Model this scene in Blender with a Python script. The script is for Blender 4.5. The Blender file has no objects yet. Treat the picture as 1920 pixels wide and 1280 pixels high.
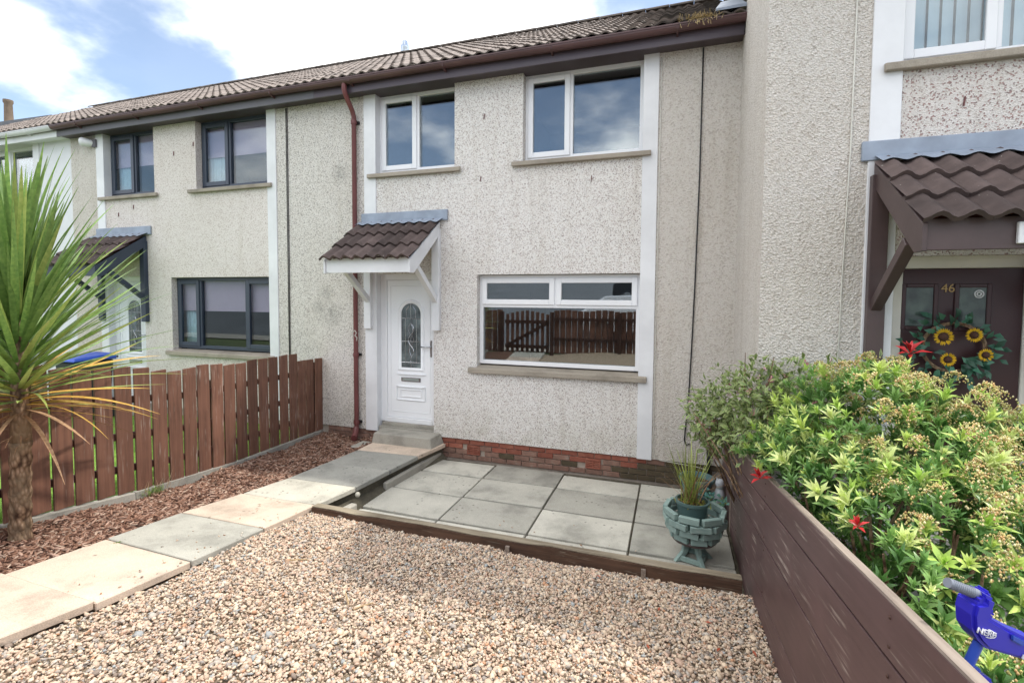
import bpy, bmesh, math, random
import numpy as np
from mathutils import Vector, Matrix, Euler

random.seed(7)
rng = np.random.default_rng(7)
SC = bpy.context.scene
COL = SC.collection
R = math.radians

# ------------------------------------------------------------------ camera
# facade of the middle house is the plane y = 0, the camera's eye is z = 0
FPX, CYPX, YAW, PITCH, ROLL = 911.3, 602.0, .3204, .0489, .0064
cam_data = bpy.data.cameras.new('camera')
cam_data.sensor_width = 36
cam_data.lens = FPX / 1920 * 36
cam_data.shift_y = -(640 - CYPX) / 1920
cam_data.clip_start = .05
cam_data.clip_end = 600
cam = bpy.data.objects.new('camera', cam_data)
COL.objects.link(cam)
_f = Vector((-math.sin(YAW), math.cos(YAW), 0)); _r = Vector((math.cos(YAW), math.sin(YAW), 0)); _u = Vector((0, 0, 1))
_f2 = _f * math.cos(PITCH) - _u * math.sin(PITCH); _u2 = _u * math.cos(PITCH) + _f * math.sin(PITCH)
_r3 = _r * math.cos(ROLL) + _u2 * math.sin(ROLL); _u3 = _u2 * math.cos(ROLL) - _r * math.sin(ROLL)
M = Matrix((_r3, _u3, -_f2)).transposed().to_4x4()
M.translation = Vector((0, -6.4, 0))
cam.matrix_world = M
SC.camera = cam

# ------------------------------------------------------------------ sky, sun, exposure
TO_SUN = Vector((.57, .27, 1)).normalized()
SUN_EL = math.asin(TO_SUN.z)
SUN_ROT = math.atan2(TO_SUN.x, TO_SUN.y)
world = bpy.data.worlds.new('World'); SC.world = world; world.use_nodes = True
wt = world.node_tree; wt.nodes.clear()
def wn(t, **k):
    n = wt.nodes.new(t)
    for a, b in k.items(): setattr(n, a, b)
    return n
sky = wn('ShaderNodeTexSky', sky_type='NISHITA', sun_disc=False, sun_elevation=SUN_EL, sun_rotation=SUN_ROT)
sky.dust_density = 1.0; sky.ozone_density = 1.5
tc = wn('ShaderNodeTexCoord')
sep = wn('ShaderNodeSeparateXYZ'); wt.links.new(tc.outputs['Generated'], sep.inputs[0])
zc = wn('ShaderNodeMath', operation='MAXIMUM'); wt.links.new(sep.outputs['Z'], zc.inputs[0]); zc.inputs[1].default_value = 0
za = wn('ShaderNodeMath', operation='ADD'); wt.links.new(zc.outputs[0], za.inputs[0]); za.inputs[1].default_value = .22
dx = wn('ShaderNodeMath', operation='DIVIDE'); wt.links.new(sep.outputs['X'], dx.inputs[0]); wt.links.new(za.outputs[0], dx.inputs[1])
dy = wn('ShaderNodeMath', operation='DIVIDE'); wt.links.new(sep.outputs['Y'], dy.inputs[0]); wt.links.new(za.outputs[0], dy.inputs[1])
cmb = wn('ShaderNodeCombineXYZ'); wt.links.new(dx.outputs[0], cmb.inputs[0]); wt.links.new(dy.outputs[0], cmb.inputs[1]); cmb.inputs[2].default_value = 27.28
nz = wn('ShaderNodeTexNoise'); nz.inputs['Scale'].default_value = 1.15; nz.inputs['Detail'].default_value = 9; nz.inputs['Roughness'].default_value = .52
wt.links.new(cmb.outputs[0], nz.inputs['Vector'])
mr = wn('ShaderNodeMapRange', interpolation_type='SMOOTHSTEP'); mr.inputs['From Min'].default_value = .43; mr.inputs['From Max'].default_value = .59; mr.inputs['To Min'].default_value = .06
wt.links.new(nz.outputs[0], mr.inputs['Value'])
nz2 = wn('ShaderNodeTexNoise'); nz2.inputs['Scale'].default_value = 3.1; nz2.inputs['Detail'].default_value = 6
wt.links.new(cmb.outputs[0], nz2.inputs['Vector'])
crl = wn('ShaderNodeMix', data_type='RGBA'); crl.inputs['A'].default_value = (8.7, 8.8, 9.1, 1); crl.inputs['B'].default_value = (13.3, 13.2, 13.0, 1)
mr2 = wn('ShaderNodeMapRange'); mr2.inputs['From Min'].default_value = .35; mr2.inputs['From Max'].default_value = .6
wt.links.new(nz2.outputs[0], mr2.inputs['Value']); wt.links.new(mr2.outputs[0], crl.inputs['Factor'])
mx = wn('ShaderNodeMix', data_type='RGBA')
wt.links.new(mr.outputs[0], mx.inputs['Factor']); wt.links.new(sky.outputs[0], mx.inputs['A']); wt.links.new(crl.outputs['Result'], mx.inputs['B'])
bg = wn('ShaderNodeBackground'); bg.inputs['Strength'].default_value = .15
wt.links.new(mx.outputs['Result'], bg.inputs['Color'])
wo = wn('ShaderNodeOutputWorld'); wt.links.new(bg.outputs[0], wo.inputs[0])

sun_d = bpy.data.lights.new('sun', 'SUN'); sun_d.energy = 2.3; sun_d.angle = R(2.0); sun_d.color = (1, .95, .87)
sun = bpy.data.objects.new('sun', sun_d); COL.objects.link(sun)
sun.rotation_euler = TO_SUN.to_track_quat('Z', 'Y').to_euler(); sun.location = (8, 4, 14)

SC.view_settings.view_transform = 'Standard'; SC.view_settings.look = 'None'
SC.view_settings.exposure = 0.62; SC.view_settings.gamma = 1; SC.view_settings.use_curve_mapping = False
SC.cycles.max_bounces = 6; SC.cycles.diffuse_bounces = 3; SC.cycles.glossy_bounces = 3
SC.cycles.transparent_max_bounces = 8; SC.cycles.transmission_bounces = 3
SC.cycles.caustics_reflective = False; SC.cycles.caustics_refractive = False
try: SC.cycles.use_denoising = True
except Exception: pass

# ------------------------------------------------------------------ materials
def s2l(h):
    """sRGB hex or 0-255 tuple to linear"""
    if isinstance(h, str): h = tuple(int(h[i:i + 2], 16) for i in (0, 2, 4))
    return tuple(((c / 255) / 12.92 if c / 255 < .04045 else ((c / 255 + .055) / 1.055) ** 2.4) for c in h)
class NT:
    def __init__(s, name):
        s.m = bpy.data.materials.new(name); s.m.use_nodes = True; s.t = s.m.node_tree
        s.b = s.t.nodes['Principled BSDF']; s.out = s.t.nodes['Material Output']
    def n(s, t, **k):
        x = s.t.nodes.new(t)
        for a, b in k.items(): setattr(x, a, b)
        return x
    def l(s, a, b): s.t.links.new(a, b)
    def coord(s, scale=(1, 1, 1), rnd=False, tilt=0):
        tc = s.n('ShaderNodeTexCoord'); mp = s.n('ShaderNodeMapping'); mp.inputs['Scale'].default_value = scale
        src = tc.outputs['Object']
        if tilt:
            m0 = s.n('ShaderNodeMapping'); m0.inputs['Rotation'].default_value = (tilt, 0, 0); s.l(src, m0.inputs['Vector']); src = m0.outputs[0]
        s.l(src, mp.inputs['Vector'])
        if rnd:
            oi = s.n('ShaderNodeObjectInfo'); mu = s.n('ShaderNodeMath', operation='MULTIPLY'); mu.inputs[1].default_value = 37
            s.l(oi.outputs['Random'], mu.inputs[0]); s.l(mu.outputs[0], mp.inputs['Location'])
        return mp.outputs[0]
    def noise(s, co, scale, detail=4, rough=.55):
        x = s.n('ShaderNodeTexNoise'); x.inputs['Scale'].default_value = scale; x.inputs['Detail'].default_value = detail
        x.inputs['Roughness'].default_value = rough; s.l(co, x.inputs['Vector']); return x.outputs[0]
    def ramp(s, fac, stops, const=False):
        x = s.n('ShaderNodeValToRGB'); cr = x.color_ramp
        if const: cr.interpolation = 'CONSTANT'
        while len(cr.elements) < len(stops): cr.elements.new(.5)
        for e, (p, c) in zip(cr.elements, stops):
            e.position = p; e.color = (*c, 1) if len(c) == 3 else c
        s.l(fac, x.inputs[0]); return x.outputs[0]
    def mix(s, fac, a, b, mode='MIX'):
        x = s.n('ShaderNodeMix', data_type='RGBA', blend_type=mode)
        for v, i in ((fac, 'Factor'), (a, 'A'), (b, 'B')):
            if hasattr(v, 'links'): s.l(v, x.inputs[i])
            elif isinstance(v, (int, float)): x.inputs[i].default_value = v
            else: x.inputs[i].default_value = (*v, 1)
        return x.outputs['Result']
    def rng(s, v, a, b, c=0, d=1):
        x = s.n('ShaderNodeMapRange'); s.l(v, x.inputs[0])
        for i, q in zip((1, 2, 3, 4), (a, b, c, d)): x.inputs[i].default_value = q
        return x.outputs[0]
    def rand(s): return s.n('ShaderNodeObjectInfo').outputs['Random']
    def bump(s, h, strength=.5, dist=.01):
        x = s.n('ShaderNodeBump'); x.inputs['Strength'].default_value = strength; x.inputs['Distance'].default_value = dist
        s.l(h, x.inputs['Height']); s.l(x.outputs[0], s.b.inputs['Normal'])
    def color(s, c):
        if hasattr(c, 'links'): s.l(c, s.b.inputs['Base Color'])
        else: s.b.inputs['Base Color'].default_value = (*c, 1)
    def rough(s, r): s.b.inputs['Roughness'].default_value = r
    def spec(s, v): s.b.inputs['Specular IOR Level'].default_value = v

def mat_plain(name, c, rough=.6, var=.12, scale=6, bump=0, bscale=60, spec=.5, metal=0, rnd=True, rv=.0):
    m = NT(name); co = m.coord(rnd=rnd); nn = m.noise(co, scale, 5)
    a = tuple(x * (1 - var) for x in c); b = tuple(min(1, x * (1 + var)) for x in c)
    col = m.ramp(nn, [(.3, a), (.7, b)])
    if rv:
        k = m.rng(m.rand(), 0, 1, 1 - rv, 1 + rv); hs = m.n('ShaderNodeHueSaturation'); m.l(col, hs.inputs['Color']); m.l(k, hs.inputs['Value']); col = hs.outputs[0]
    m.color(col); m.rough(rough); m.spec(spec); m.b.inputs['Metallic'].default_value = metal
    if bump: m.bump(m.noise(co, bscale, 4), bump, .004)
    return m.m

def mat_dash(name, base, chips, fracs, scale=48, bump=.9, stain=(.87, .85, .82), bdist=.012, blots=()):
    """pebble-dashed wall: pale matrix with single darker chips"""
    m = NT(name); co = m.coord()
    v = m.n('ShaderNodeTexVoronoi'); v.inputs['Scale'].default_value = scale; m.l(co, v.inputs['Vector'])
    dn = m.n('ShaderNodeTexNoise'); dn.inputs['Scale'].default_value = 30; m.l(co, dn.inputs['Vector'])
    mp = m.mix(.012, co, dn.outputs['Color'], 'ADD'); m.l(mp, v.inputs['Vector'])
    sx = m.n('ShaderNodeSeparateColor'); m.l(v.outputs['Color'], sx.inputs[0])
    stops = [(0, base)]; p = 1 - sum(fracs)
    for c, f in zip(chips, fracs): stops.append((p, c)); p += f
    col = m.ramp(sx.outputs[0], stops, True)
    mid = m.noise(co, 95, 3, .7)
    col = m.mix(.55, col, m.ramp(mid, [(.25, tuple(x * .72 for x in base)), (.7, tuple(min(1, x * 1.22) for x in base))]), 'MIX') if scale < 84 else m.mix(.28, col, m.ramp(mid, [(.3, tuple(x * .7 for x in base)), (.7, tuple(min(1, x * 1.2) for x in base))]))
    big = m.noise(co, .7, 6, .6)
    col = m.mix(m.rng(big, .42, .75, 0, .55), col, m.mix(1.0, col, stain, 'MULTIPLY'))
    stk = m.noise(m.coord((5.5, 5.5, .35)), 1, 6, .6); pt = m.noise(co, .45, 3)
    col = m.mix(m.rng(stk, .52, .74, 0, .5), col, m.mix(1.0, col, (.78, .75, .70), 'MULTIPLY'))
    low = m.n('ShaderNodeSeparateXYZ'); m.l(co, low.inputs[0]); lz = m.n('ShaderNodeMath', operation='MULTIPLY')
    m.l(m.rng(low.outputs[2], -1.95, -1.5, 1, 0), lz.inputs[0]); m.l(m.rng(m.noise(co, 3.5, 6, .7), .42, .68, 0, .55), lz.inputs[1])
    col = m.mix(lz.outputs[0], col, m.mix(1.0, col, (.60, .60, .50), 'MULTIPLY'))
    for (bx_, bz_, br_) in blots:
        ds = m.n('ShaderNodeVectorMath', operation='DISTANCE'); m.l(co, ds.inputs[0]); ds.inputs[1].default_value = (bx_, 0, bz_)
        bk = m.n('ShaderNodeMath', operation='MULTIPLY'); m.l(m.rng(ds.outputs['Value'], 0, br_, 1, 0), bk.inputs[0]); m.l(m.rng(m.noise(co, 16, 5, .7),   .32, .70, 0, .62), bk.inputs[1])
        col = m.mix(bk.outputs[0], col, (.05, .05, .048))
    m.color(col); m.rough(.92); m.spec(.2)
    h = m.n('ShaderNodeMath', operation='ADD'); m.l(v.outputs['Distance'], h.inputs[0]); m.l(mid, h.inputs[1])
    m.bump(h.outputs[0], bump, bdist)
    return m.m

M_ = {}
M_['dash_speckled'] = mat_dash('dash_speckled', s2l('eeebe7'), [s2l('d3cac2'), s2l('95796e'), s2l('5f4943')], [.18, .11, .065], 124, .6)
M_['dash_grey'] = mat_dash('dash_grey', s2l('e5e1db'), [s2l('c7bfb6'), s2l('958b82'), s2l('6b625b')], [.2, .12, .06], 105, .7, blots=((-5.12, -.28, .26), (-5.38, -.18, .16), (-5.22, .05, .16), (-4.95, 1.9, .2)))
M_['dash_beige'] = mat_dash('dash_beige', s2l('e9e3db'), [s2l('d2c8bc'), s2l('b3a597')], [.25, .1], 62, .85, (.92, .89, .85), .024)
M_['dash_pale'] = mat_dash('dash_pale', s2l('ebe4df'), [s2l('d2c6bf'), s2l('a8978a')], [.22, .11], 105, .7)
M_['dash_red'] = mat_dash('dash_red', s2l('e4dfda'), [s2l('c9bfb7'), s2l('93645c'), s2l('6b443f')], [.16, .11, .05], 95, .7)
M_['paint_white'] = mat_plain('paint_white', s2l('dedfe1'), .55, .09, 2.2, .15, 40)
M_['paint_cream'] = mat_plain('paint_cream', s2l('dcd7cc'), .6, .06, 3, .15, 40)
M_['wall_white'] = mat_plain('wall_white', s2l('dcdde0'), .8, .05, 2, .4, 70)
M_['upvc'] = mat_plain('upvc', s2l('e9eaec'), .28, .02, 2)
M_['upvc_dark'] = mat_plain('upvc_dark', s2l('3a4250'), .35, .06, 2)
M_['fascia_brown'] = mat_plain('fascia_brown', s2l('4b4148'), .38, .12, 1.2)
M_['fascia_grey'] = mat_plain('fascia_grey', s2l('5d5b60'), .5, .15, 1.2)
M_['soffit_brown'] = mat_plain('soffit_brown', s2l('4a4044'), .5, .1, 2)
M_['gutter_brown'] = mat_plain('gutter_brown', s2l('573e3e'), .42, .18, 1.5)
M_['gutter_white'] = mat_plain('gutter_white', s2l('d9dadc'), .4, .08, 1.5)
M_['pipe_red'] = mat_plain('pipe_red', s2l('6b3b3a'), .45, .15, 3)
M_['room'] = mat_plain('room', s2l('6d6a66'), .9, .05, 1)
M_['blind_pink'] = mat_plain('blind_pink', s2l('d6b3c6'), .8, .04, 3)
M_['blind_white'] = mat_plain('blind_white', s2l('dfe4ea'), .7, .04, 3)
M_['net_curtain'] = mat_plain('net_curtain', s2l('c9d6dc'), .9, .08, 12)
M_['lead'] = mat_plain('lead', s2l('8e98a6'), .5, .18, 5, .3, 14, metal=.15)
M_['door_white'] = mat_plain('door_white', s2l('eef0f2'), .25, .02, 2)
M_['door_maroon'] = mat_plain('door_maroon', s2l('3b2023'), .35, .1, 3)
M_['chrome'] = mat_plain('chrome', s2l('b9bcc0'), .25, .03, 5, metal=.9)
M_['brass'] = mat_plain('brass', s2l('9a7f55'), .35, .1, 5, metal=.7)
M_['timber_brown'] = mat_plain('timber_brown', s2l('4f403f'), .45, .14, 5, .2, 25)
M_['timber_navy'] = mat_plain('timber_navy', s2l('333d4d'), .45, .1, 5)
M_['timber_raw'] = mat_plain('timber_raw', s2l('7a4630'), .6, .1, 5)
M_['black_cable'] = mat_plain('black_cable', s2l('1b1b1d'), .5, .05)
M_['white_cable'] = mat_plain('white_cable', s2l('cfccc2'), .5, .05)
M_['grey_plastic'] = mat_plain('grey_plastic', s2l('8d948f'), .5, .06)
M_['mortar'] = mat_plain('mortar', s2l('a2968a'), .95, .2, 10, .5, 80)
M_['steel'] = mat_plain('steel', s2l('b5bcc6'), .22, .05, 5, metal=1)
M_['slate'] = mat_plain('slate', s2l('55585f'), .7, .15, 4)
M_['clay_pot'] = mat_plain('clay_pot', s2l('82705e'), .8, .2, 5)

def mat_brick(name, c1, c2, c3):
    m = NT(name); co = m.coord(rnd=True)
    col = m.ramp(m.noise(co, 9, 5, .65), [(.3, c1), (.55, c2), (.75, c3)])
    hs = m.n('ShaderNodeHueSaturation'); m.l(col, hs.inputs['Color']); m.l(m.rng(m.rand(), 0, 1, .85, 1.12), hs.inputs['Value'])
    m.color(hs.outputs[0]); m.rough(.9); m.spec(.25); m.bump(m.noise(co, 70, 4), .5, .004); return m.m
M_['brick_red'] = mat_brick('brick_red', s2l('7a483c'), s2l('8d5647'), s2l('9a6b5a'))
M_['brick_worn'] = mat_brick('brick_worn', s2l('6f5a50'), s2l('87685b'), s2l('8f8378'))
M_['brick_mossy'] = mat_brick('brick_mossy', s2l('4b4436'), s2l('5a4f3f'), s2l('6b5646'))

def mat_concrete(name, c, spots=0, rv=.08, tint=(.93, .95, .88), bump=.35, moss=None):
    m = NT(name); co = m.coord(rnd=True)
    a = m.noise(co, 2.2, 7, .65); g = m.noise(co, 130, 2, .7)
    col = m.ramp(a, [(.28, tuple(x * .60 for x in c)), (.5, c), (.72, tuple(min(1, x * 1.16) for x in c))])
    col = m.mix(.45, col, m.mix(1.0, col, m.ramp(g, [(.35, (.62, .62, .62)), (.62, (1.15, 1.15, 1.15))]), 'MULTIPLY'))
    if spots:
        v = m.n('ShaderNodeTexVoronoi'); v.inputs['Scale'].default_value = spots; m.l(co, v.inputs['Vector'])
        msk = m.n('ShaderNodeMath', operation='MULTIPLY'); m.l(m.rng(v.outputs['Distance'], .14, .24, 1, 0), msk.inputs[0])
        m.l(m.rng(m.noise(co, 2.4, 2), .53, .60, 0, .8), msk.inputs[1])
        col = m.mix(msk.outputs[0], col, tuple(x * .38 for x in c))
    hs = m.n('ShaderNodeHueSaturation'); m.l(col, hs.inputs['Color']); m.l(m.rng(m.rand(), 0, 1, 1 - rv, 1 + rv), hs.inputs['Value'])
    m.color(hs.outputs[0]); m.rough(.88); m.spec(.3); m.bump(g, bump, .004); return m.m
M_['slab_grey'] = mat_concrete('slab_grey', s2l('a9a79d'), 17, .08)
M_['slab_patio'] = mat_concrete('slab_patio', s2l('b8b5aa'), 15, .2)
M_['slab_dark'] = mat_concrete('slab_dark', s2l('989790'), 15, .07)
M_['slab_light'] = mat_concrete('slab_light', s2l('b7b3a6'), 15, .05)
M_['slab_tan'] = mat_concrete('slab_tan', s2l('ccbaa8'), 13, .04)
M_['concrete'] = mat_concrete('concrete', s2l('a09c92'), 0, .06)
M_['sill'] = mat_concrete('sill', s2l('a0978a'), 0, .05)

def mat_wood(name, c, dark, rv=.2, scratch=0, axis='Z', rough=.6, worn=None, tilt=0):
    """painted or stained board: grain along the given object axis"""
    m = NT(name)
    sc = {'X': (1.2, 22, 22), 'Y': (22, 1.2, 22), 'Z': (22, 22, 1.2)}[axis]
    co = m.coord(sc, True, tilt); co1 = m.coord((1, 1, 1), True)
    g = m.noise(co, 1.5, 6, .65)
    col = m.ramp(g, [(.3, dark), (.62, c)])
    big = m.noise(co1, 2.6, 4)
    col = m.mix(m.rng(big, .4, .7, 0, .5), col, tuple(min(1, x * 1.35) for x in c))
    if scratch:
        sc2 = {'X': (2.2, 70, 70), 'Y': (70, 2.2, 70), 'Z': (70, 70, 4)}[axis]
        s1 = m.noise(m.coord(sc2, True, tilt), 1, 3, .6); k = m.n('ShaderNodeMath', operation='MULTIPLY')
        m.l(m.rng(s1, .56, .68), k.inputs[0]); m.l(m.rng(m.noise(co1, 3.2, 3), .48, .66, 0, scratch), k.inputs[1])
        col = m.mix(k.outputs[0], col, worn or s2l('b3a79c'))
    hs = m.n('ShaderNodeHueSaturation'); m.l(col, hs.inputs['Color']); m.l(m.rng(m.rand(), 0, 1, 1 - rv, 1 + rv), hs.inputs['Value'])
    m.color(hs.outputs[0]); m.rough(rough); m.spec(.35); m.bump(g, .25, .004); return m.m
M_['fence_wood'] = mat_wood('fence_wood', s2l('775444'), s2l('533a30'), .2, .95, 'Z')
M_['fence_rail'] = mat_wood('fence_rail', s2l('4d352c'), s2l('38261f'), .1, 0, 'Y')
M_['brown_board'] = mat_wood('brown_board', s2l('5c4646'), s2l('503c3b'), .05, .65, 'Y', .45, s2l('c5b9ae'), .1635)
M_['raw_edge'] = mat_wood('raw_edge', s2l('93877c'), s2l('5d5049'), .1, .5, 'Y', tilt=.1635)
M_['sleeper_wood'] = mat_wood('sleeper_wood', s2l('5b4436'), s2l('33261f'), .05, .7, 'X', .8, s2l('9a8f7d'))
M_['sleeper_top'] = mat_wood('sleeper_top', s2l('8d8371'), s2l('55493c'), .05, .5, 'X', .9)
M_['planter_paint'] = mat_wood('planter_paint', s2l('8aa09a'), s2l('758b86'), .1, .25, 'X', .5, s2l('c4cac4'))

def mat_tile(name, c):
    m = NT(name); co = m.coord(rnd=True)
    col = m.ramp(m.noise(co, 7, 5, .65), [(.3, tuple(x * .7 for x in c)), (.55, c), (.8, tuple(min(1, x * 1.4) for x in c))])
    hs = m.n('ShaderNodeHueSaturation'); m.l(col, hs.inputs['Color']); m.l(m.rng(m.rand(), 0, 1, .72, 1.28), hs.inputs['Value'])
    spk = m.rng(m.noise(co, 38, 2), .72, .76)
    m.color(m.mix(spk, hs.outputs[0], s2l('b5b2a8'))); m.rough(.85); m.spec(.3); m.bump(m.noise(co, 60, 3), .35, .004); return m.m
M_['roof_tile'] = mat_tile('roof_tile', s2l('7f756e'))
M_['canopy_tile'] = mat_tile('canopy_tile', s2l('544845'))
M_['roof_tile_mossy'] = mat_tile('roof_tile_mossy', s2l('57504a'))

def mat_glass(name, base=.2, tint=(.82, .88, .9)):
    m = NT(name); t = m.t
    tr = m.n('ShaderNodeBsdfTransparent'); tr.inputs[0].default_value = (*tint, 1)
    gl = m.n('ShaderNodeBsdfGlossy'); gl.inputs['Roughness'].default_value = .004; gl.inputs[0].default_value = (.93, .97, 1, 1)
    lw = m.n('ShaderNodeLayerWeight'); lw.inputs[0].default_value = .5; fr = m.n('ShaderNodeMath', operation='POWER'); m.l(lw.outputs['Facing'], fr.inputs[0]); fr.inputs[1].default_value = 5
    a = m.n('ShaderNodeMath', operation='ADD', use_clamp=True); m.l(fr.outputs[0], a.inputs[0]); a.inputs[1].default_value = base + .04
    ms = m.n('ShaderNodeMixShader'); m.l(a.outputs[0], ms.inputs[0]); m.l(tr.outputs[0], ms.inputs[1]); m.l(gl.outputs[0], ms.inputs[2])
    m.l(ms.outputs[0], m.out.inputs['Surface']); return m.m
M_['glass'] = mat_glass('glass', .13)
M_['glass_soft'] = mat_glass('glass_soft', .03)
def mat_vcol(name, rough=.7, spec=.3, sub=0, bump=0):
    m = NT(name); at = m.n('ShaderNodeAttribute'); at.attribute_name = 'Col'
    m.l(at.outputs['Color'], m.b.inputs['Base Color']); m.rough(rough); m.spec(spec)
    if bump: m.bump(m.noise(m.coord(), 90, 3), bump, .003)
    if sub:
        tl = m.n('ShaderNodeBsdfTranslucent'); m.l(at.outputs['Color'], tl.inputs[0])
        ms = m.n('ShaderNodeMixShader'); ms.inputs[0].default_value = sub
        m.l(m.b.outputs[0], ms.inputs[1]); m.l(tl.outputs[0], ms.inputs[2]); m.l(ms.outputs[0], m.out.inputs['Surface'])
    return m.m
M_['stones'] = mat_vcol('stones', .75, .3, 0, .3)
M_['bark'] = mat_vcol('bark', .9, .15)
M_['leaves'] = mat_vcol('leaves', .38, .5, .28)
M_['petals'] = mat_vcol('petals', .7, .2, .2)

def mat_leafobj(name, c1, c2, rough=.4, sub=.25):
    m = NT(name); co = m.coord((30, 30, 1.5), True); col = m.ramp(m.noise(co, 1.2, 3), [(.3, c1), (.7, c2)])
    hs = m.n('ShaderNodeHueSaturation'); m.l(col, hs.inputs['Color']); m.l(m.rng(m.rand(), 0, 1, .7, 1.3), hs.inputs['Value'])
    m.color(hs.outputs[0]); m.rough(rough)
    tl = m.n('ShaderNodeBsdfTranslucent'); m.l(hs.outputs[0], tl.inputs[0]); ms = m.n('ShaderNodeMixShader'); ms.inputs[0].default_value = sub
    m.l(m.b.outputs[0], ms.inputs[1]); m.l(tl.outputs[0], ms.inputs[2]); m.l(ms.outputs[0], m.out.inputs['Surface']); return m.m
M_['palm_green'] = mat_leafobj('palm_green', s2l('648446'), s2l('8aa55a'))
M_['palm_pale'] = mat_leafobj('palm_pale', s2l('8aa052'), s2l('aeb96a'))
M_['palm_yellow'] = mat_leafobj('palm_yellow', s2l('b98b3a'), s2l('cfae57'), .6)
M_['palm_dead'] = mat_leafobj('palm_dead', s2l('8a6647'), s2l('b29170'), .8, .1)
M_['reed'] = mat_leafobj('reed', s2l('7f9645'), s2l('b0b466'), .5)

def mat_trunk():
    m = NT('palm_trunk'); co = m.coord((1, 1, 1))
    v = m.n('ShaderNodeTexVoronoi'); v.inputs['Scale'].default_value = 38; m.l(m.coord((1, 1, .45)), v.inputs['Vector'])
    col = m.ramp(v.outputs['Distance'], [(.1, s2l('ab9078')), (.5, s2l('806650')), (.8, s2l('4d3a2e'))])
    m.color(m.mix(m.rng(m.noise(co, 5), .4, .7), col, s2l('8d7a63'))); m.rough(.95); m.spec(.15); m.bump(v.outputs['Distance'], .9, -.02); return m.m
M_['palm_trunk'] = mat_trunk()

def mat_ground(name, c1, c2, scale=3, bump=.6, fine=60):
    m = NT(name); co = m.coord()
    col = m.ramp(m.noise(co, scale, 8, .65), [(.3, c1), (.7, c2)])
    f = m.noise(co, fine, 4, .7)
    m.color(m.mix(.5, col, m.mix(1.0, col, m.ramp(f, [(.3, (.5, .5, .5)), (.7, (1.3, 1.3, 1.3))]), 'MULTIPLY')))
    m.rough(.95); m.spec(.2); m.bump(f, bump, .02); return m.m
M_['soil'] = mat_ground('soil', s2l('4a4036'), s2l('635648'))
M_['gravel_base'] = mat_ground('gravel_base', s2l('94856f'), s2l('b3a28f'), 20, .8, 90)
M_['mulch_base'] = mat_ground('mulch_base', s2l('5c4439'), s2l('7c5f50'), 20, .8, 60)
M_['grass_ground'] = mat_ground('grass_ground', s2l('557a2e'), s2l('7ea044'), 3, .8, 40)
M_['verge'] = mat_ground('verge', s2l('4d5a38'), s2l('6a7350'), .4, .5, 12)
M_['asphalt'] = mat_ground('asphalt', s2l('5c6064'), s2l('6f7377'), .5, .3, 90)
M_['joint_dirt'] = mat_ground('joint_dirt', s2l('504b41'), s2l('6b6658'), 8, .6, 70)

# ------------------------------------------------------------------ object helpers
def tag(o, label=None, cat=None, group=None, kind=None):
    if label: o['label'] = label
    if cat: o['category'] = cat
    if group: o['group'] = group
    if kind: o['kind'] = kind
    return o
def link(o, parent=None):
    COL.objects.link(o)
    if parent is not None:
        o.parent = parent
        o.matrix_parent_inverse = world_inv(parent)
    return o
def world_m(o):
    m = Matrix.LocRotScale(o.location, o.rotation_euler, o.scale)
    return m if o.parent is None else world_m(o.parent) @ o.matrix_parent_inverse @ m
def world_inv(o): return world_m(o).inverted()
def thing(name, loc, label, cat, group=None):
    o = bpy.data.objects.new(name, None); o.location = loc; o.empty_display_size = .1
    link(o); return tag(o, label, cat, group)

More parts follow.
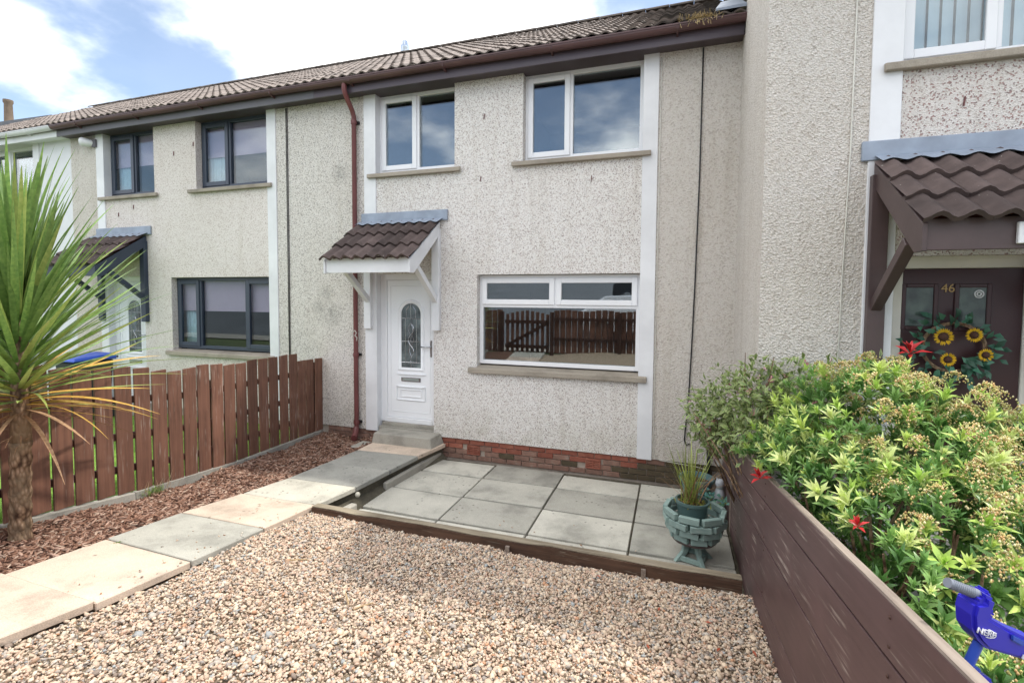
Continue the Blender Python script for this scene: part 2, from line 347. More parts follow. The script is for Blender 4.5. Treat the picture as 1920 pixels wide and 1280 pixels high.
class MB:
    """collects vertices and faces in world coordinates"""
    def __init__(s): s.v = []; s.f = []
    def add(s, vs, fs):
        n = len(s.v); s.v += [tuple(v) for v in vs]; s.f += [tuple(i + n for i in f) for f in fs]; return s
    def box(s, x0, x1, y0, y1, z0, z1):
        return s.add([(x0, y0, z0), (x1, y0, z0), (x1, y1, z0), (x0, y1, z0), (x0, y0, z1), (x1, y0, z1), (x1, y1, z1), (x0, y1, z1)],
                     [(3, 2, 1, 0), (4, 5, 6, 7), (0, 1, 5, 4), (1, 2, 6, 5), (2, 3, 7, 6), (3, 0, 4, 7)])
    def hexa(s, b, t):
        """bottom ring and top ring of four points"""
        return s.add(list(b) + list(t), [(3, 2, 1, 0), (4, 5, 6, 7), (0, 1, 5, 4), (1, 2, 6, 5), (2, 3, 7, 6), (3, 0, 4, 7)])
    def prism(s, poly, axis, a, b):
        """polygon of 2d points extruded along an axis from a to b"""
        f = {'x': lambda p, t: (t, p[0], p[1]), 'y': lambda p, t: (p[0], t, p[1]), 'z': lambda p, t: (p[0], p[1], t)}[axis]
        n = len(poly); vs = [f(p, a) for p in poly] + [f(p, b) for p in poly]
        return s.add(vs, [tuple(range(n))[::-1], tuple(range(n, 2 * n))] + [(i, (i + 1) % n, n + (i + 1) % n, n + i) for i in range(n)])
    def bar(s, p, q, w, h, up=(0, 0, 1)):
        p = Vector(p); q = Vector(q); d = (q - p).normalized(); up = Vector(up)
        sx = d.cross(up)
        if sx.length < 1e-4: sx = d.cross(Vector((0, 1, 0)))
        sx.normalize(); sz = sx.cross(d)
        c = [(-w / 2, -h / 2), (w / 2, -h / 2), (w / 2, h / 2), (-w / 2, h / 2)]
        return s.hexa([p + sx * a + sz * b for a, b in c], [q + sx * a + sz * b for a, b in c])
    def tube(s, pts, r, n=10, caps=True):
        pts = [Vector(p) for p in pts]; rings = []; prev = None
        rs = r if isinstance(r, (list, tuple)) else [r] * len(pts)
        for i, p in enumerate(pts):
            d = (pts[min(i + 1, len(pts) - 1)] - pts[max(i - 1, 0)]).normalized()
            if prev is None:
                a = d.cross(Vector((0, 0, 1)));
                if a.length < 1e-3: a = d.cross(Vector((0, 1, 0)))
            else: a = prev - d * prev.dot(d)
            a.normalize(); prev = a; b = d.cross(a)
            rings.append([p + (a * math.cos(t) + b * math.sin(t)) * rs[i] for t in [2 * math.pi * k / n for k in range(n)]])
        vs = [v for rg in rings for v in rg]; fs = []
        for i in range(len(rings) - 1):
            for k in range(n): fs.append((i * n + k, i * n + (k + 1) % n, (i + 1) * n + (k + 1) % n, (i + 1) * n + k))
        if caps: fs += [tuple(range(n))[::-1], tuple(range((len(rings) - 1) * n, len(rings) * n))]
        return s.add(vs, fs)
    def lathe(s, prof, c, n=20):
        """profile of (radius, z) about a vertical axis at c"""
        vs = []; fs = []
        for r, z in prof:
            for k in range(n):
                t = 2 * math.pi * k / n; vs.append((c[0] + r * math.cos(t), c[1] + r * math.sin(t), c[2] + z))
        for i in range(len(prof) - 1):
            for k in range(n): fs.append((i * n + k, i * n + (k + 1) % n, (i + 1) * n + (k + 1) % n, (i + 1) * n + k))
        return s.add(vs, fs)
    def mesh(s, name, mat, smooth=False, bevel=0, seg=1):
        me = bpy.data.meshes.new(name); me.from_pydata(s.v, [], s.f)
        if bevel:
            bm = bmesh.new(); bm.from_mesh(me); bmesh.ops.recalc_face_normals(bm, faces=bm.faces)
            ed = [e for e in bm.edges if len(e.link_faces) == 2 and e.calc_face_angle(0) > .6]
            bmesh.ops.bevel(bm, geom=ed, offset=bevel, segments=seg, affect='EDGES', clamp_overlap=True)
            bm.to_mesh(me); bm.free()
        else:
            bm = bmesh.new(); bm.from_mesh(me); bmesh.ops.recalc_face_normals(bm, faces=bm.faces); bm.to_mesh(me); bm.free()
        if smooth:
            for p in me.polygons: p.use_smooth = True
            if smooth == 'auto': me.set_sharp_from_angle(angle=.7)
        if mat: me.materials.append(M_[mat] if isinstance(mat, str) else mat)
        return me
    def build(s, name, mat, parent=None, smooth=False, bevel=0, seg=1):
        o = bpy.data.objects.new(name, s.mesh(name, mat, smooth, bevel, seg)); return link(o, parent)
def box(name, mat, parent, *d, bevel=0): return MB().box(*d).build(name, mat, parent, bevel=bevel)
def inst(name, me, parent, loc, rot=(0, 0, 0), scale=(1, 1, 1)):
    """one more object on shared mesh data, placed in world coordinates"""
    o = bpy.data.objects.new(name, me); o.location = loc; o.rotation_euler = rot; o.scale = scale; return link(o, parent)
def np_mesh(name, V, F, mat, cols=None, smooth=False):
    me = bpy.data.meshes.new(name); k = F.shape[1]
    me.vertices.add(len(V)); me.vertices.foreach_set('co', np.ascontiguousarray(V, np.float32).ravel())
    me.loops.add(F.size); me.loops.foreach_set('vertex_index', np.ascontiguousarray(F, np.int32).ravel())
    me.polygons.add(len(F)); me.polygons.foreach_set('loop_start', np.arange(0, F.size, k, dtype=np.int32))
    if smooth: me.polygons.foreach_set('use_smooth', np.ones(len(F), bool))
    me.update(calc_edges=True)
    if cols is not None:
        a = me.color_attributes.new('Col', 'FLOAT_COLOR', 'POINT')
        a.data.foreach_set('color', np.hstack([cols, np.ones((len(cols), 1))]).astype(np.float32).ravel())
    me.materials.append(M_[mat]); return me
def text_mesh(txt, size, depth):
    cu = bpy.data.curves.new('lettering', 'FONT'); cu.body = txt; cu.size = size; cu.extrude = depth; cu.align_x = 'CENTER'; cu.align_y = 'CENTER'
    o = bpy.data.objects.new('lettering', cu); COL.objects.link(o)
    dg = bpy.context.evaluated_depsgraph_get(); me = bpy.data.meshes.new_from_object(o.evaluated_get(dg))
    bpy.data.objects.remove(o); bpy.data.curves.remove(cu); return me

# ------------------------------------------------------------------ terrain
def ground_z(x, y):
    if y > -2.4: return -2.46
    if y > -7.3: return -2.46 + .125 * (-2.4 - y)
    if y > -9: return -1.66
    if y > -11.2: return -1.66 + .165 * (-9 - y)
    if y > -48: return -1.297 + .135 * (-11.2 - y)
    return 3.67
def sheet(name, mat, xs, ys, zf, kind='structure'):
    V = [(x, y, zf(x, y)) for y in ys for x in xs]; n = len(xs)
    F = [(j * n + i, j * n + i + 1, (j + 1) * n + i + 1, (j + 1) * n + i) for j in range(len(ys) - 1) for i in range(n - 1)]
    m = MB(); m.v = V; m.f = F; o = m.build(name, mat); return tag(o, kind=kind)
sheet('ground', 'verge', [-250, -60, -20, 0, 20, 60, 250], [-250, -60, -48, -11.2, -9, -7.3, -2.4, 0, 40, 250], ground_z)
sheet('road', 'asphalt', [-60, -8, -2, 6, 60], [-70, -48, -18, -11.2, -9], lambda x, y: ground_z(x, y) + .02)
sheet('pavement', 'concrete', [-60, 0, 60], [-9, -7.35], lambda x, y: -1.62)

def path_z(y): return -2.15 + .12 * max(0, -2.4 - y)
def gravel_z(x, y):
    t = min(1, max(0, (x + 3.45) / 4.0)); zl = path_z(y) - .045; zr = -2.25 + .165 * max(0, -2.45 - y)
    u = min(1, t * 2.2)
    return zl + (zr - zl) * (u * u * (3 - 2 * u) * .55 + t * .45) + .012 * math.sin(x * 3.1 + y * 2.3) + .010 * math.sin(x * 5.3 - y * 4.1)
sheet('gravel_bed', 'gravel_base', list(np.linspace(-3.6, .62, 18)), list(np.linspace(-7.1, -2.44, 20)), lambda x, y: gravel_z(x, y) - .018)
def mulch_z(x, y): return -2.19 + .12 * max(0, -2.3 - y) + .02 * math.sin(x * 7 + y * 3) + .012 * math.sin(y * 9)
sheet('mulch_bed', 'mulch_base', list(np.linspace(-5.36, -4.15, 8)), list(np.linspace(-7.1, 0.0, 30)), lambda x, y: mulch_z(x, y) - .012)
sheet('lawn', 'grass_ground', [-11.2, -8, -5.40], list(np.linspace(-7.2, -.0, 14)), lambda x, y: -2.17 + .12 * max(0, -2.3 - y))
sheet('neighbour_bed', 'soil', [.66, 1.0, 1.55], list(np.linspace(-7.1, -1.0, 12)), lambda x, y: -2.1 + .16 * max(0, -1.8 - y))
sheet('patio_base', 'joint_dirt', [-3.6, .62], [-2.46, .02], lambda x, y: -2.395)

# ------------------------------------------------------------------ paving
patio = tag(bpy.data.objects.new('patio', None), kind='structure'); patio.location = (-1.3, -1.2, -2.36); link(patio)
px = [-3.285, -2.325, -1.345, -.352, .575]; py = [-.03, -.585, -1.222, -1.85, -2.44]
for i in range(4):
    for j in range(4):
        y0 = py[j] - (.03, -.0, .05, .03)[i] * (j == 0) * 1.6; g = .010
        dz = random.uniform(-.006, .006); dt = random.uniform(-.004, .004)
        gy_ = .019; c = [(px[i] + g, py[j + 1] + gy_), (px[i + 1] - g, py[j + 1] + gy_), (px[i + 1] - g, y0 - gy_), (px[i] + g, y0 - gy_)]
        top = [(a, b, -2.36 + dz + (dt if k in (0, 3) else -dt)) for k, (a, b) in enumerate(c)]
        MB().hexa([(a, b, z - .045) for a, b, z in top], top).build('paving_slab', random.choice(['slab_patio', 'slab_patio', 'slab_patio', 'slab_grey']), patio, bevel=.005)

path = tag(bpy.data.objects.new('path', None), kind='structure'); path.location = (-3.8, -2.2, -2.15); link(path)
PL = [(-4.17, -.02), (-4.17, -.69), (-4.22, -1.27), (-4.28, -1.85), (-4.41, -2.39), (-4.41, -3.08), (-4.35, -3.76), (-4.30, -4.43), (-4.32, -5.06), (-4.36, -5.7), (-4.4, -6.34), (-4.44, -6.95)]
PR = [(-3.13, -.02), (-3.24, -.64), (-3.30, -1.24), (-3.36, -1.83), (-3.46, -2.37), (-3.42, -3.07), (-3.38, -3.79), (-3.36, -4.44), (-3.40, -5.07), (-3.44, -5.71), (-3.48, -6.35), (-3.52, -6.96)]
pm = ['slab_tan', 'slab_dark', 'slab_dark', 'slab_light', 'slab_tan', 'slab_grey', 'slab_tan', 'slab_tan', 'slab_grey', 'slab_tan', 'slab_grey']
for k in range(11):
    a, b, c, d = PL[k + 1], PR[k + 1], PR[k], PL[k]; g = .006 if k != 2 else .002
    pts = [(a[0], a[1] + g), (b[0], b[1] + g), (c[0], c[1] - g), (d[0], d[1] - g)]
    dz = random.uniform(-.004, .004) + (.012 if k == 7 else 0)
    top = [(x, y, path_z(y) + dz) for x, y in pts]
    MB().hexa([(x, y, z - .055) for x, y, z in top], top).build('paving_slab', pm[k], path, bevel=.006)
for k in range(11):
    a, b, c, d = PL[k + 1], PR[k + 1], PR[k], PL[k]
    top = [(a[0] + .03, a[1], path_z(a[1]) - .054), (b[0] - .05, b[1], path_z(b[1]) - .054), (c[0] - .05, c[1], path_z(c[1]) - .054), (d[0] + .03, d[1], path_z(d[1]) - .054)]
    MB().hexa([(x, y, z - .4) for x, y, z in top], top).build('bedding', 'joint_dirt', path)
m = MB()
for k in range(4):
    c, d = PR[k], PR[k + 1]; zz = -2.29 + .015 * math.sin(k * 2)
    m.add([(c[0] - .06, c[1], zz), (d[0] - .06, d[1], zz), (max(-3.27, d[0] + .02), d[1], -2.372), (max(-3.27, c[0] + .02), c[1], -2.372)], [(0, 1, 2, 3)])
m.build('dirt_strip', 'joint_dirt', path)
# edging stones in the gap beside the path
MB().hexa([(-3.42, -2.34, -2.42), (-3.32, -2.34, -2.42), (-3.27, -1.93, -2.42), (-3.35, -1.93, -2.42)], [(-3.42, -2.34, -2.285), (-3.32, -2.34, -2.285), (-3.27, -1.93, -2.285), (-3.35, -1.93, -2.285)]).build('edging_stone', 'concrete', path, bevel=.012)
MB().hexa([(-3.33, -1.35, -2.42), (-3.275, -1.35, -2.42), (-3.18, -.05, -2.42), (-3.25, -.05, -2.42)], [(-3.33, -1.35, -2.27), (-3.275, -1.35, -2.27), (-3.18, -.05, -2.27), (-3.25, -.05, -2.27)]).build('edging_stone', 'concrete', path, bevel=.012)
MB().hexa([(-4.4, -.55, -2.3), (-4.22, -.55, -2.3), (-4.22, -.25, -2.3), (-4.4, -.25, -2.3)], [(-4.4, -.55, -2.165), (-4.24, -.55, -2.165), (-4.24, -.25, -2.165), (-4.4, -.25, -2.165)]).build('edging_stone', 'concrete', path, bevel=.012)
MB().lathe([(0, -.03), (.02, -.024), (.03, 0), (.02, .024), (0, .03)], (-3.32, -1.86, -2.22), 10).build('pebble', 'slab_light', path, smooth=True)

npath = tag(bpy.data.objects.new('neighbour_path', None), kind='structure'); npath.location = (2.1, -3.5, -2.0); link(npath)
for k in range(9):
    y1 = -1.78 - .62 * k; zt = -2.0 + .05 * k
    box('concrete_step', 'concrete', npath, 1.52, 3.0, y1 - .605, y1, zt - .4, zt, bevel=.012)

# ------------------------------------------------------------------ sleeper edging the patio
sl = thing('timber_sleeper', (-1.4, -2.41, -2.36), 'long dark weathered timber sleeper edging the slabs along the gravel', 'sleeper')
m = MB(); n = 16
for i in range(n):
    xa = -3.43 + (3.97) * i / n; xb = -3.43 + 3.97 * (i + 1) / n
    def jit(x): return .010 * math.sin(x * 4.3) + .006 * math.sin(x * 11)
    m.hexa([(xa, -2.46 + jit(xa), -2.42), (xb, -2.46 + jit(xb), -2.42), (xb, -2.362, -2.42), (xa, -2.362, -2.42)],
           [(xa, -2.455 + jit(xa), -2.137 + jit(xa + 1) * .7), (xb, -2.455 + jit(xb), -2.137 + jit(xb + 1) * .7), (xb, -2.362, -2.133), (xa, -2.362, -2.133)])
m.build('beam', 'sleeper_wood', sl)
m = MB()
for i in range(n):
    xa = -3.43 + (3.97) * i / n; xb = -3.43 + 3.97 * (i + 1) / n
    m.hexa([(xa, -2.448 + jit(xa), -2.131 + jit(xa + 1) * .7), (xb, -2.448 + jit(xb), -2.131 + jit(xb + 1) * .7), (xb, -2.366, -2.135), (xa, -2.366, -2.135)],
           [(xa, -2.446 + jit(xa), -2.124 + jit(xa + 1) * .7), (xb, -2.446 + jit(xb), -2.124 + jit(xb + 1) * .7), (xb, -2.368, -2.126), (xa, -2.368, -2.126)])
m.build('weathered_top', 'sleeper_top', sl)
for x in (-3.1, -1.35, -.2): MB().box(x, x + .035, -2.485, -2.462, -2.35, -2.16 - random.random() * .02).build('peg', 'raw_edge', sl)

# ------------------------------------------------------------------ houses
TW, TG, TL = 5.95 / 18, .345, .40
def tile_mesh(name, w, L, amp, mat, th=.02):
    n = 12; V = []; F = []
    prof = [(w * i / n, amp * (.5 - .5 * math.cos(4 * math.pi * i / n))) for i in range(n + 1)]
    for v, lift in ((0, .016), (L, 0)):
        V += [(x, v, z + (lift if th < .03 else lift * 2)) for x, z in prof]
    V += [(x, .004, z + (.016 if th < .03 else .032) - th) for x, z in prof]
    k = n + 1
    for i in range(n):
        F.append((i, i + 1, k + i + 1, k + i)); F.append((2 * k + i, 2 * k + i + 1, i + 1, i))
    me = bpy.data.meshes.new(name); me.from_pydata(V, [], F); me.materials.append(M_[mat])
    for p in me.polygons: p.use_smooth = True
    me.set_sharp_from_angle(angle=.9)
    return me
T_ROOF = tile_mesh('roof_tile', TW, TL, .032, 'roof_tile')
T_MOSS = tile_mesh('roof_tile', TW, TL, .032, 'roof_tile_mossy')
CW = .345
T_CAN = tile_mesh('canopy_tile', CW, .40, .048, 'canopy_tile', .034)

def wall_open(x0, x1, z0, z1, ops, y, depth):
    """front face with openings and their reveals"""
    xs = sorted({x0, x1, *[a for o in ops for a in o[:2]]}); zs = sorted({z0, z1, *[a for o in ops for a in o[2:]]})
    m = MB()
    for i in range(len(xs) - 1):
        for j in range(len(zs) - 1):
            cx, cz = (xs[i] + xs[i + 1]) / 2, (zs[j] + zs[j + 1]) / 2
            if any(o[0] < cx < o[1] and o[2] < cz < o[3] for o in ops): continue
            m.add([(xs[i], y, zs[j]), (xs[i + 1], y, zs[j]), (xs[i + 1], y, zs[j + 1]), (xs[i], y, zs[j + 1])], [(0, 1, 2, 3)])
    for a, b, c, d in ops:
        for p, q in (((a, c), (a, d)), ((a, d), (b, d)), ((b, d), (b, c)), ((b, c), (a, c))):
            m.add([(p[0], y, p[1]), (q[0], y, q[1]), (q[0], y + depth, q[1]), (p[0], y + depth, p[1])], [(0, 1, 2, 3)])
    return m

def window(house, x0, x1, z0, z1, y, lights, fm, gm, ft=.055):
    """frame mesh with sash and pane sub-parts; lights = (xa, xb, za, zb, opens)"""
    m = MB(); d = .07
    m.box(x0, x0 + ft, y, y + d, z0, z1); m.box(x1 - ft, x1, y, y + d, z0, z1)
    m.box(x0 + ft, x1 - ft, y, y + d, z0, z0 + ft); m.box(x0 + ft, x1 - ft, y, y + d, z1 - ft, z1)
    xs = sorted({l[0] for l in lights} | {l[1] for l in lights}); zs = sorted({l[2] for l in lights} | {l[3] for l in lights})
    for zz in zs[1:-1]: m.box(x0 + ft, x1 - ft, y + .002, y + d, zz - ft * .5, zz + ft * .5)
    for l in lights:
        if l[1] < x1 - .01: m.box(l[1] - ft * .5, l[1] + ft * .5, y + .003, y + d - .002, max(l[2], z0 + ft) if l[2] <= z0 + .01 else l[2] + ft * .5, min(l[3], z1 - ft) if l[3] >= z1 - .01 else l[3] - ft * .5)
    w = m.build('window', fm, house, bevel=.004)
    for xa, xb, za, zb, op in lights:
        a = xa + (ft if xa <= x0 + .01 else ft / 2); b = xb - (ft if xb >= x1 - .01 else ft / 2)
        c = za + (ft if za <= z0 + .01 else ft / 2); e = zb - (ft if zb >= z1 - .01 else ft / 2)
        gy = y + .035
        if op:
            st = .058; q = MB(); o_ = .014
            q.box(a - o_, a + st, y - .018, y + .03, c - o_, e + o_); q.box(b - st, b + o_, y - .018, y + .03, c - o_, e + o_)
            q.box(a + st, b - st, y - .018, y + .03, c - o_, c + st); q.box(a + st, b - st, y - .018, y + .03, e - st, e + o_)
            q.build('sash', fm, w, bevel=.005)
            a, b, c, e = a + st, b - st, c + st, e - st; gy = y + .006
        MB().box(a, b, gy, gy + .02, c, e).build('pane', gm, w)
    return w

def room(house, x0, x1, z0, z1, y0, y1):
    m = MB().box(x0, x1, y0, y1, z0, z1); m.f = [f for i, f in enumerate(m.f) if i != 2]   # open towards the window
    me = bpy.data.meshes.new('room'); me.from_pydata(m.v, [], m.f); me.materials.append(M_['room'])
    return link(bpy.data.objects.new('room', me), house)

def canopy(house, X, Y, mats, shift=0):
    """tiled door canopy; X, Y shift it from the middle house"""
    xl, xr = -4.585 + shift, -3.20 + shift; yb, zb, yf, zf = -.02, 1.10, -.90, .475
    ang = math.atan2(zb - zf, yb - yf); cs, sn = math.cos(ang), math.sin(ang)
    c = MB().box(xl + .05 + X, xr - .05 + X, yf + .05 + Y, yf + .075 + Y, zf - .16, zf + .040).build('canopy', mats, house, bevel=.004)
    for s, x in (('l', xl + .02), ('r', xr - .05)):
        # barge board: sloped side with a level foot
        pts = [(yf + .03, zf - .165), (yf + .14, zf - .165), (yb, zb - .20), (yb, zb - .02), (yf + .03, zf + .01)]
        MB().prism([(p[0] + Y, p[1]) for p in pts], 'x', x + X, x + X + .028).build('barge_board', mats, c, bevel=.003)
        bx0 = (-4.485 if s == 'l' else -3.335) + X
        MB().box(bx0, bx0 + .12, Y - .075, Y - .003, -.49, zb - .12).build('bracket_post', mats, c, bevel=.004)
        MB().bar((bx0 + .06, Y - .05, -.06), (bx0 + .06, Y - .62, .40), .075, .075, (1, 0, 0)).build('strut', mats, c, bevel=.004)
    # boarding under the tiles
    MB().hexa([(xl + .05 + X, yf + .10 + Y, zf + .02), (xr - .05 + X, yf + .10 + Y, zf + .02), (xr - .05 + X, yb + Y, zb - .05), (xl + .05 + X, yb + Y, zb - .05)],
              [(xl + .05 + X, yf + .10 + Y, zf + .035), (xr - .05 + X, yf + .10 + Y, zf + .035), (xr - .05 + X, yb + Y, zb - .035), (xl + .05 + X, yb + Y, zb - .035)]).build('boarding', 'timber_raw', c)
    for r in range(3):
        for k in range(4):
            y = yf - .02 + r * .325 * cs; z = zf + .005 + r * .325 * sn
            inst('tile', T_CAN, c, (xl + k * CW + X + random.uniform(-.003, .003), y + Y, z + random.uniform(-.002, .002)), (ang - .02, 0, random.uniform(-.006, .006)))
    m = MB(); m.box(xl - shift + .035 + X, xr + .10 + X, Y - .03, Y - .002, zb, zb + .155)
    m.build('lead_flashing', 'lead', c, bevel=.006)
    m = MB(); n = 64
    for i in range(n):
        xa, xb = xl + .02 + (1.39) * i / n + X, xl + .02 + 1.39 * (i + 1) / n + X
        wv = lambda x: .042 * (.5 - .5 * math.cos((x - X - xl) * 2 * math.pi / (CW / 2))) * .5 + .075
        m.add([(xa, yb - .17 + Y, zb - .17 * sn / cs + wv(xa)), (xb, yb - .17 + Y, zb - .17 * sn / cs + wv(xb)), (xb, Y - .032, zb + .035), (xa, Y - .032, zb + .035)], [(0, 1, 2, 3)])
    m.build('lead_apron', 'lead', c)
    return c

HOUSES = {}
def build_house(key, X, Y, st):
    """one terraced house; everything is given for the middle house and shifted by X, Y"""
    h = thing('terraced_house', (-2.26 + X, Y, -2.36), st['label'], 'house', 'terraced houses in the row'); HOUSES[key] = h
    fm, tm = st['frame'], st['trim']
    X0, X1, ZB, ZT = -5.235 + X, .715 + X, -2.06, 3.02
    P1, P2, P3, P4 = -4.502 + X, -4.301 + X, -.405 + X, -.225 + X
    # openings: upper left, upper right, lower window, door
    UL = (P2, -3.0 + X, 1.80, ZT); UR = (-1.985 + X, P3, 1.80, ZT); LW = (-2.649 + X, P3, -1.01, .318); DR = (P2, -3.335 + X, ZB, .345)
    dep = .16
    wall_open(P2, P3, ZB, ZT, [UL, UR, LW, DR], Y, dep).build('wall', st['panel'], h)
    MB().box(X0, P1, Y, Y + .1, ZB, ZT).build('wall', st['left'], h)
    MB().box(P4, X1, Y, Y + .1, ZB, ZT).build('wall', st['right'], h)
    if st.get('return'):
        MB().box(X0 - .012, X0 + .1, Y - .002, .3, -2.4, 3.3).build('wall', st['left'], h)
    # corner boards
    for a, b in ((P1, P2 + .006), (P3 - .006, P4)):
        MB().box(a, b, Y - .018, Y + dep - .004, ZB - .01, ZT + .005).build('corner_board', tm, h, bevel=.004)
    # rooms behind the windows
    room(h, P2 - .1, -2.55 + X, 1.2, 3.3, Y + dep + .08, Y + 3.4); room(h, -2.45 + X, P4, 1.2, 3.3, Y + dep + .08, Y + 3.4)
    room(h, P2 - .1, -3.2 + X, -2.0, .5, Y + dep + .02, Y + 3.6)
    room(h, -2.9 + X, P4, -1.9, .55, Y + dep + .06, Y + 3.6)
    # windows
    fy = Y + .115
    zt, zb = 3.015, 1.865
    L1 = [(UL[0], -3.655 + X, zb, zt, True), (-3.655 + X, UL[1], zb, zt, False)]
    L2 = [(UR[0], -1.35 + X, zb, zt, True), (-1.35 + X, UR[1], zb, zt, False)]
    window(h, UL[0], UL[1], zb, zt, fy, L1, fm, st.get('glass', 'glass')); window(h, UR[0], UR[1], zb, zt, fy, L2, fm, st.get('glass', 'glass'))
    z0, z1 = -.955, .312
    if st['lower'] == 'two':
        L3 = [(LW[0], -1.535 + X, -.115, z1, True), (-1.535 + X, LW[1], -.115, z1, True), (LW[0], LW[1], z0, -.115, False)]
    else:
        L3 = [(LW[0], -2.09 + X, z0, z1, True), (-2.09 + X, -1.03 + X, z0, z1, False), (-1.03 + X, LW[1], z0, z1, True)]
    window(h, LW[0], LW[1], z0, z1, fy - .01, L3, fm, st.get('glass', 'glass'))
    # sills
    for a, b, c, d in ((-4.424, -2.895, 1.775, 1.845), (-2.131, -.305, 1.775, 1.845), (-2.765, -.305, -1.075, -.995)):
        MB().hexa([(a + X, Y - .065, c), (b + X, Y - .065, c), (b + X, Y - .02, c), (a + X, Y - .02, c)], [(a + X, Y - .065, d - .012), (b + X, Y - .065, d - .012), (b + X, Y - .02, d), (a + X, Y - .02, d)]).build('sill', 'sill', h, bevel=.006)
        aa, bb = {1.775: {-4.424: (P2, UL[1]), -2.131: (UR[0], P3)}, -1.075: {-2.765: (LW[0], P3)}}[c][a]
        MB().hexa([(aa + .002, Y - .0195, d - .07), (bb - .002, Y - .0195, d - .07), (bb - .002, Y + dep, d - .07), (aa + .002, Y + dep, d - .07)],
                  [(aa + .002, Y - .0195, d + .001), (bb - .002, Y - .0195, d + .001), (bb - .002, Y + dep, d + .022), (aa + .002, Y + dep, d + .022)]).build('sill_bed', 'sill', h)
    # eaves: soffit, fascia, gutter
    MB().box(X0, X1, Y - .2, Y + dep + .02, ZT - .008, ZT + .02).build('soffit', st['soffit'], h)
    MB().box(X0, X1, Y - .224, Y - .2, 2.985, 3.13).build('fascia', st['fascia'], h, bevel=.003)
    m = MB(); gy, gz, gr = Y - .285, 3.155, .06; n = 8; segs = 14
    for i in range(segs):
        xa, xb = X0 + (X1 - X0) * i / segs, X0 + (X1 - X0) * (i + 1) / segs - (.0 if i == segs - 1 else .0)
        sag = lambda x: .006 * math.sin(x * 1.7)
        for r, fl in ((gr, 0), (gr - .004, 1)):
            arc = [(gy - r * math.cos(math.pi * k / n), gz - r * 1.05 * math.sin(math.pi * k / n)) for k in range(n + 1)]
            for (p, q) in zip(arc, arc[1:]):
                m.add([(xa, p[0], p[1] + sag(xa)), (xb, p[0], p[1] + sag(xb)), (xb, q[0], q[1] + sag(xb)), (xa, q[0], q[1] + sag(xa))], [(0, 1, 2, 3)])
        m.box(xa, xb, gy - gr - .006, gy - gr + .002, gz - .008, gz + .008)
    g = m.build('gutter', st['gutter'], h, smooth='auto')
    for k in range(4):
        x = X0 + .7 + k * 1.5
        m = MB(); m.prism([(gy + .06, gz + .01), (gy + .06, gz - .09), (gy, gz - .078), (gy - .05, gz - .05), (gy - .068, gz + .012), (gy - .060, gz + .012), (gy - .045, gz - .04), (gy, gz - .066), (gy + .045, gz - .05), (gy + .052, gz + .01)], 'x', x, x + .022)
        m.build('gutter_bracket', st['gutter'], g)
    # roof
    ey, ez, ry, rz = Y - .30, 3.185, Y + 4.0, 5.72
    ang = math.atan2(rz - ez, ry - ey); cs, sn = math.cos(ang), math.sin(ang); Ls = math.hypot(rz - ez, ry - ey)
    rf = MB().hexa([(X0, ey + .06, ez - .09), (X1, ey + .06, ez - .09), (X1, ry, rz - .1), (X0, ry, rz - .1)], [(X0, ey + .06, ez - .03), (X1, ey + .06, ez - .03), (X1, ry, rz - .02), (X0, ry, rz - .02)]).build('roof', 'timber_brown', h)
    MB().hexa([(X0, ry, rz - .1), (X1, ry, rz - .1), (X1, ry + 4.3, 3.1), (X0, ry + 4.3, 3.1)], [(X0, ry, rz - .02), (X1, ry, rz - .02), (X1, ry + 4.3, 3.2), (X0, ry + 4.3, 3.2)]).build('rear_slope', 'roof_tile', rf)
    if not st.get('hidden_roof'):
        for r in range(15):
            for k in range(18):
                v = r * (Ls - .25) / 14.3
                moss = st.get('moss') and (k - 12.5) / 6 + random.uniform(-.35, .35) > .5 - .0 * r
                inst('tile', T_MOSS if moss else T_ROOF, rf, (X0 + k * TW, ey + v * cs + random.uniform(-.004, .004), ez + v * sn + random.uniform(-.003, .003)), (ang - .022, 0, random.uniform(-.005, .005)))
    else:
        V = []; nw = 18 * 8
        m = MB()
        for i in range(nw):
            xa, xb = X0 + (X1 - X0) * i / nw, X0 + (X1 - X0) * (i + 1) / nw; w = lambda t: .016 - .016 * math.cos(2 * math.pi * t / 4)
            m.add([(xa, ey, ez + w(i)), (xb, ey, ez + w(i + 1)), (xb, ry, rz + w(i + 1)), (xa, ry, rz + w(i))], [(0, 1, 2, 3)])
        tag(m.build('tile_cover', 'roof_tile', rf), kind='stuff')
        MB().prism([(ey - .02, ez - .10), (ey - .02, ez + .02), (ry, rz), (ry, rz - .16)], 'x', X0 - .1, X0 - .0).build('verge_board', 'timber_brown', rf)
    for k in range(13):
        xa = X0 + k * 5.95 / 13
        m = MB(); arc = [(.11 * math.cos(math.pi * i / 8), .075 * math.sin(math.pi * i / 8)) for i in range(9)]
        for p, q in zip(arc, arc[1:]):
            m.add([(xa, ry + p[0], rz + .0 + p[1]), (xa + .452, ry + p[0], rz + p[1] + .006), (xa + .452, ry + q[0], rz + q[1] + .006), (xa, ry + q[0], rz + q[1])], [(0, 1, 2, 3)])
        m.build('ridge_tile', 'roof_tile_mossy', rf, smooth=True)
    # canopy and door
    cn = canopy(h, X, Y, st['canopy'], .105 if key == 'right' else 0)
    y = Y + .1
    dx0, dx1 = P2 - .01, -3.33 + X
    fz0, fz1 = -1.935, .352
    m = MB(); ft = .085
    m.box(dx0, dx0 + ft + .035, y, y + .07, fz0, fz1); m.box(dx1 - ft, dx1, y, y + .07, fz0, fz1); m.box(dx0 + ft + .035, dx1 - ft, y, y + .07, fz1 - .10, fz1); m.box(dx0 + ft + .035, dx1 - ft, y - .012, y + .07, fz0, fz0 + .075)
    m.build('door_frame', st['door_frame'], h, bevel=.005)
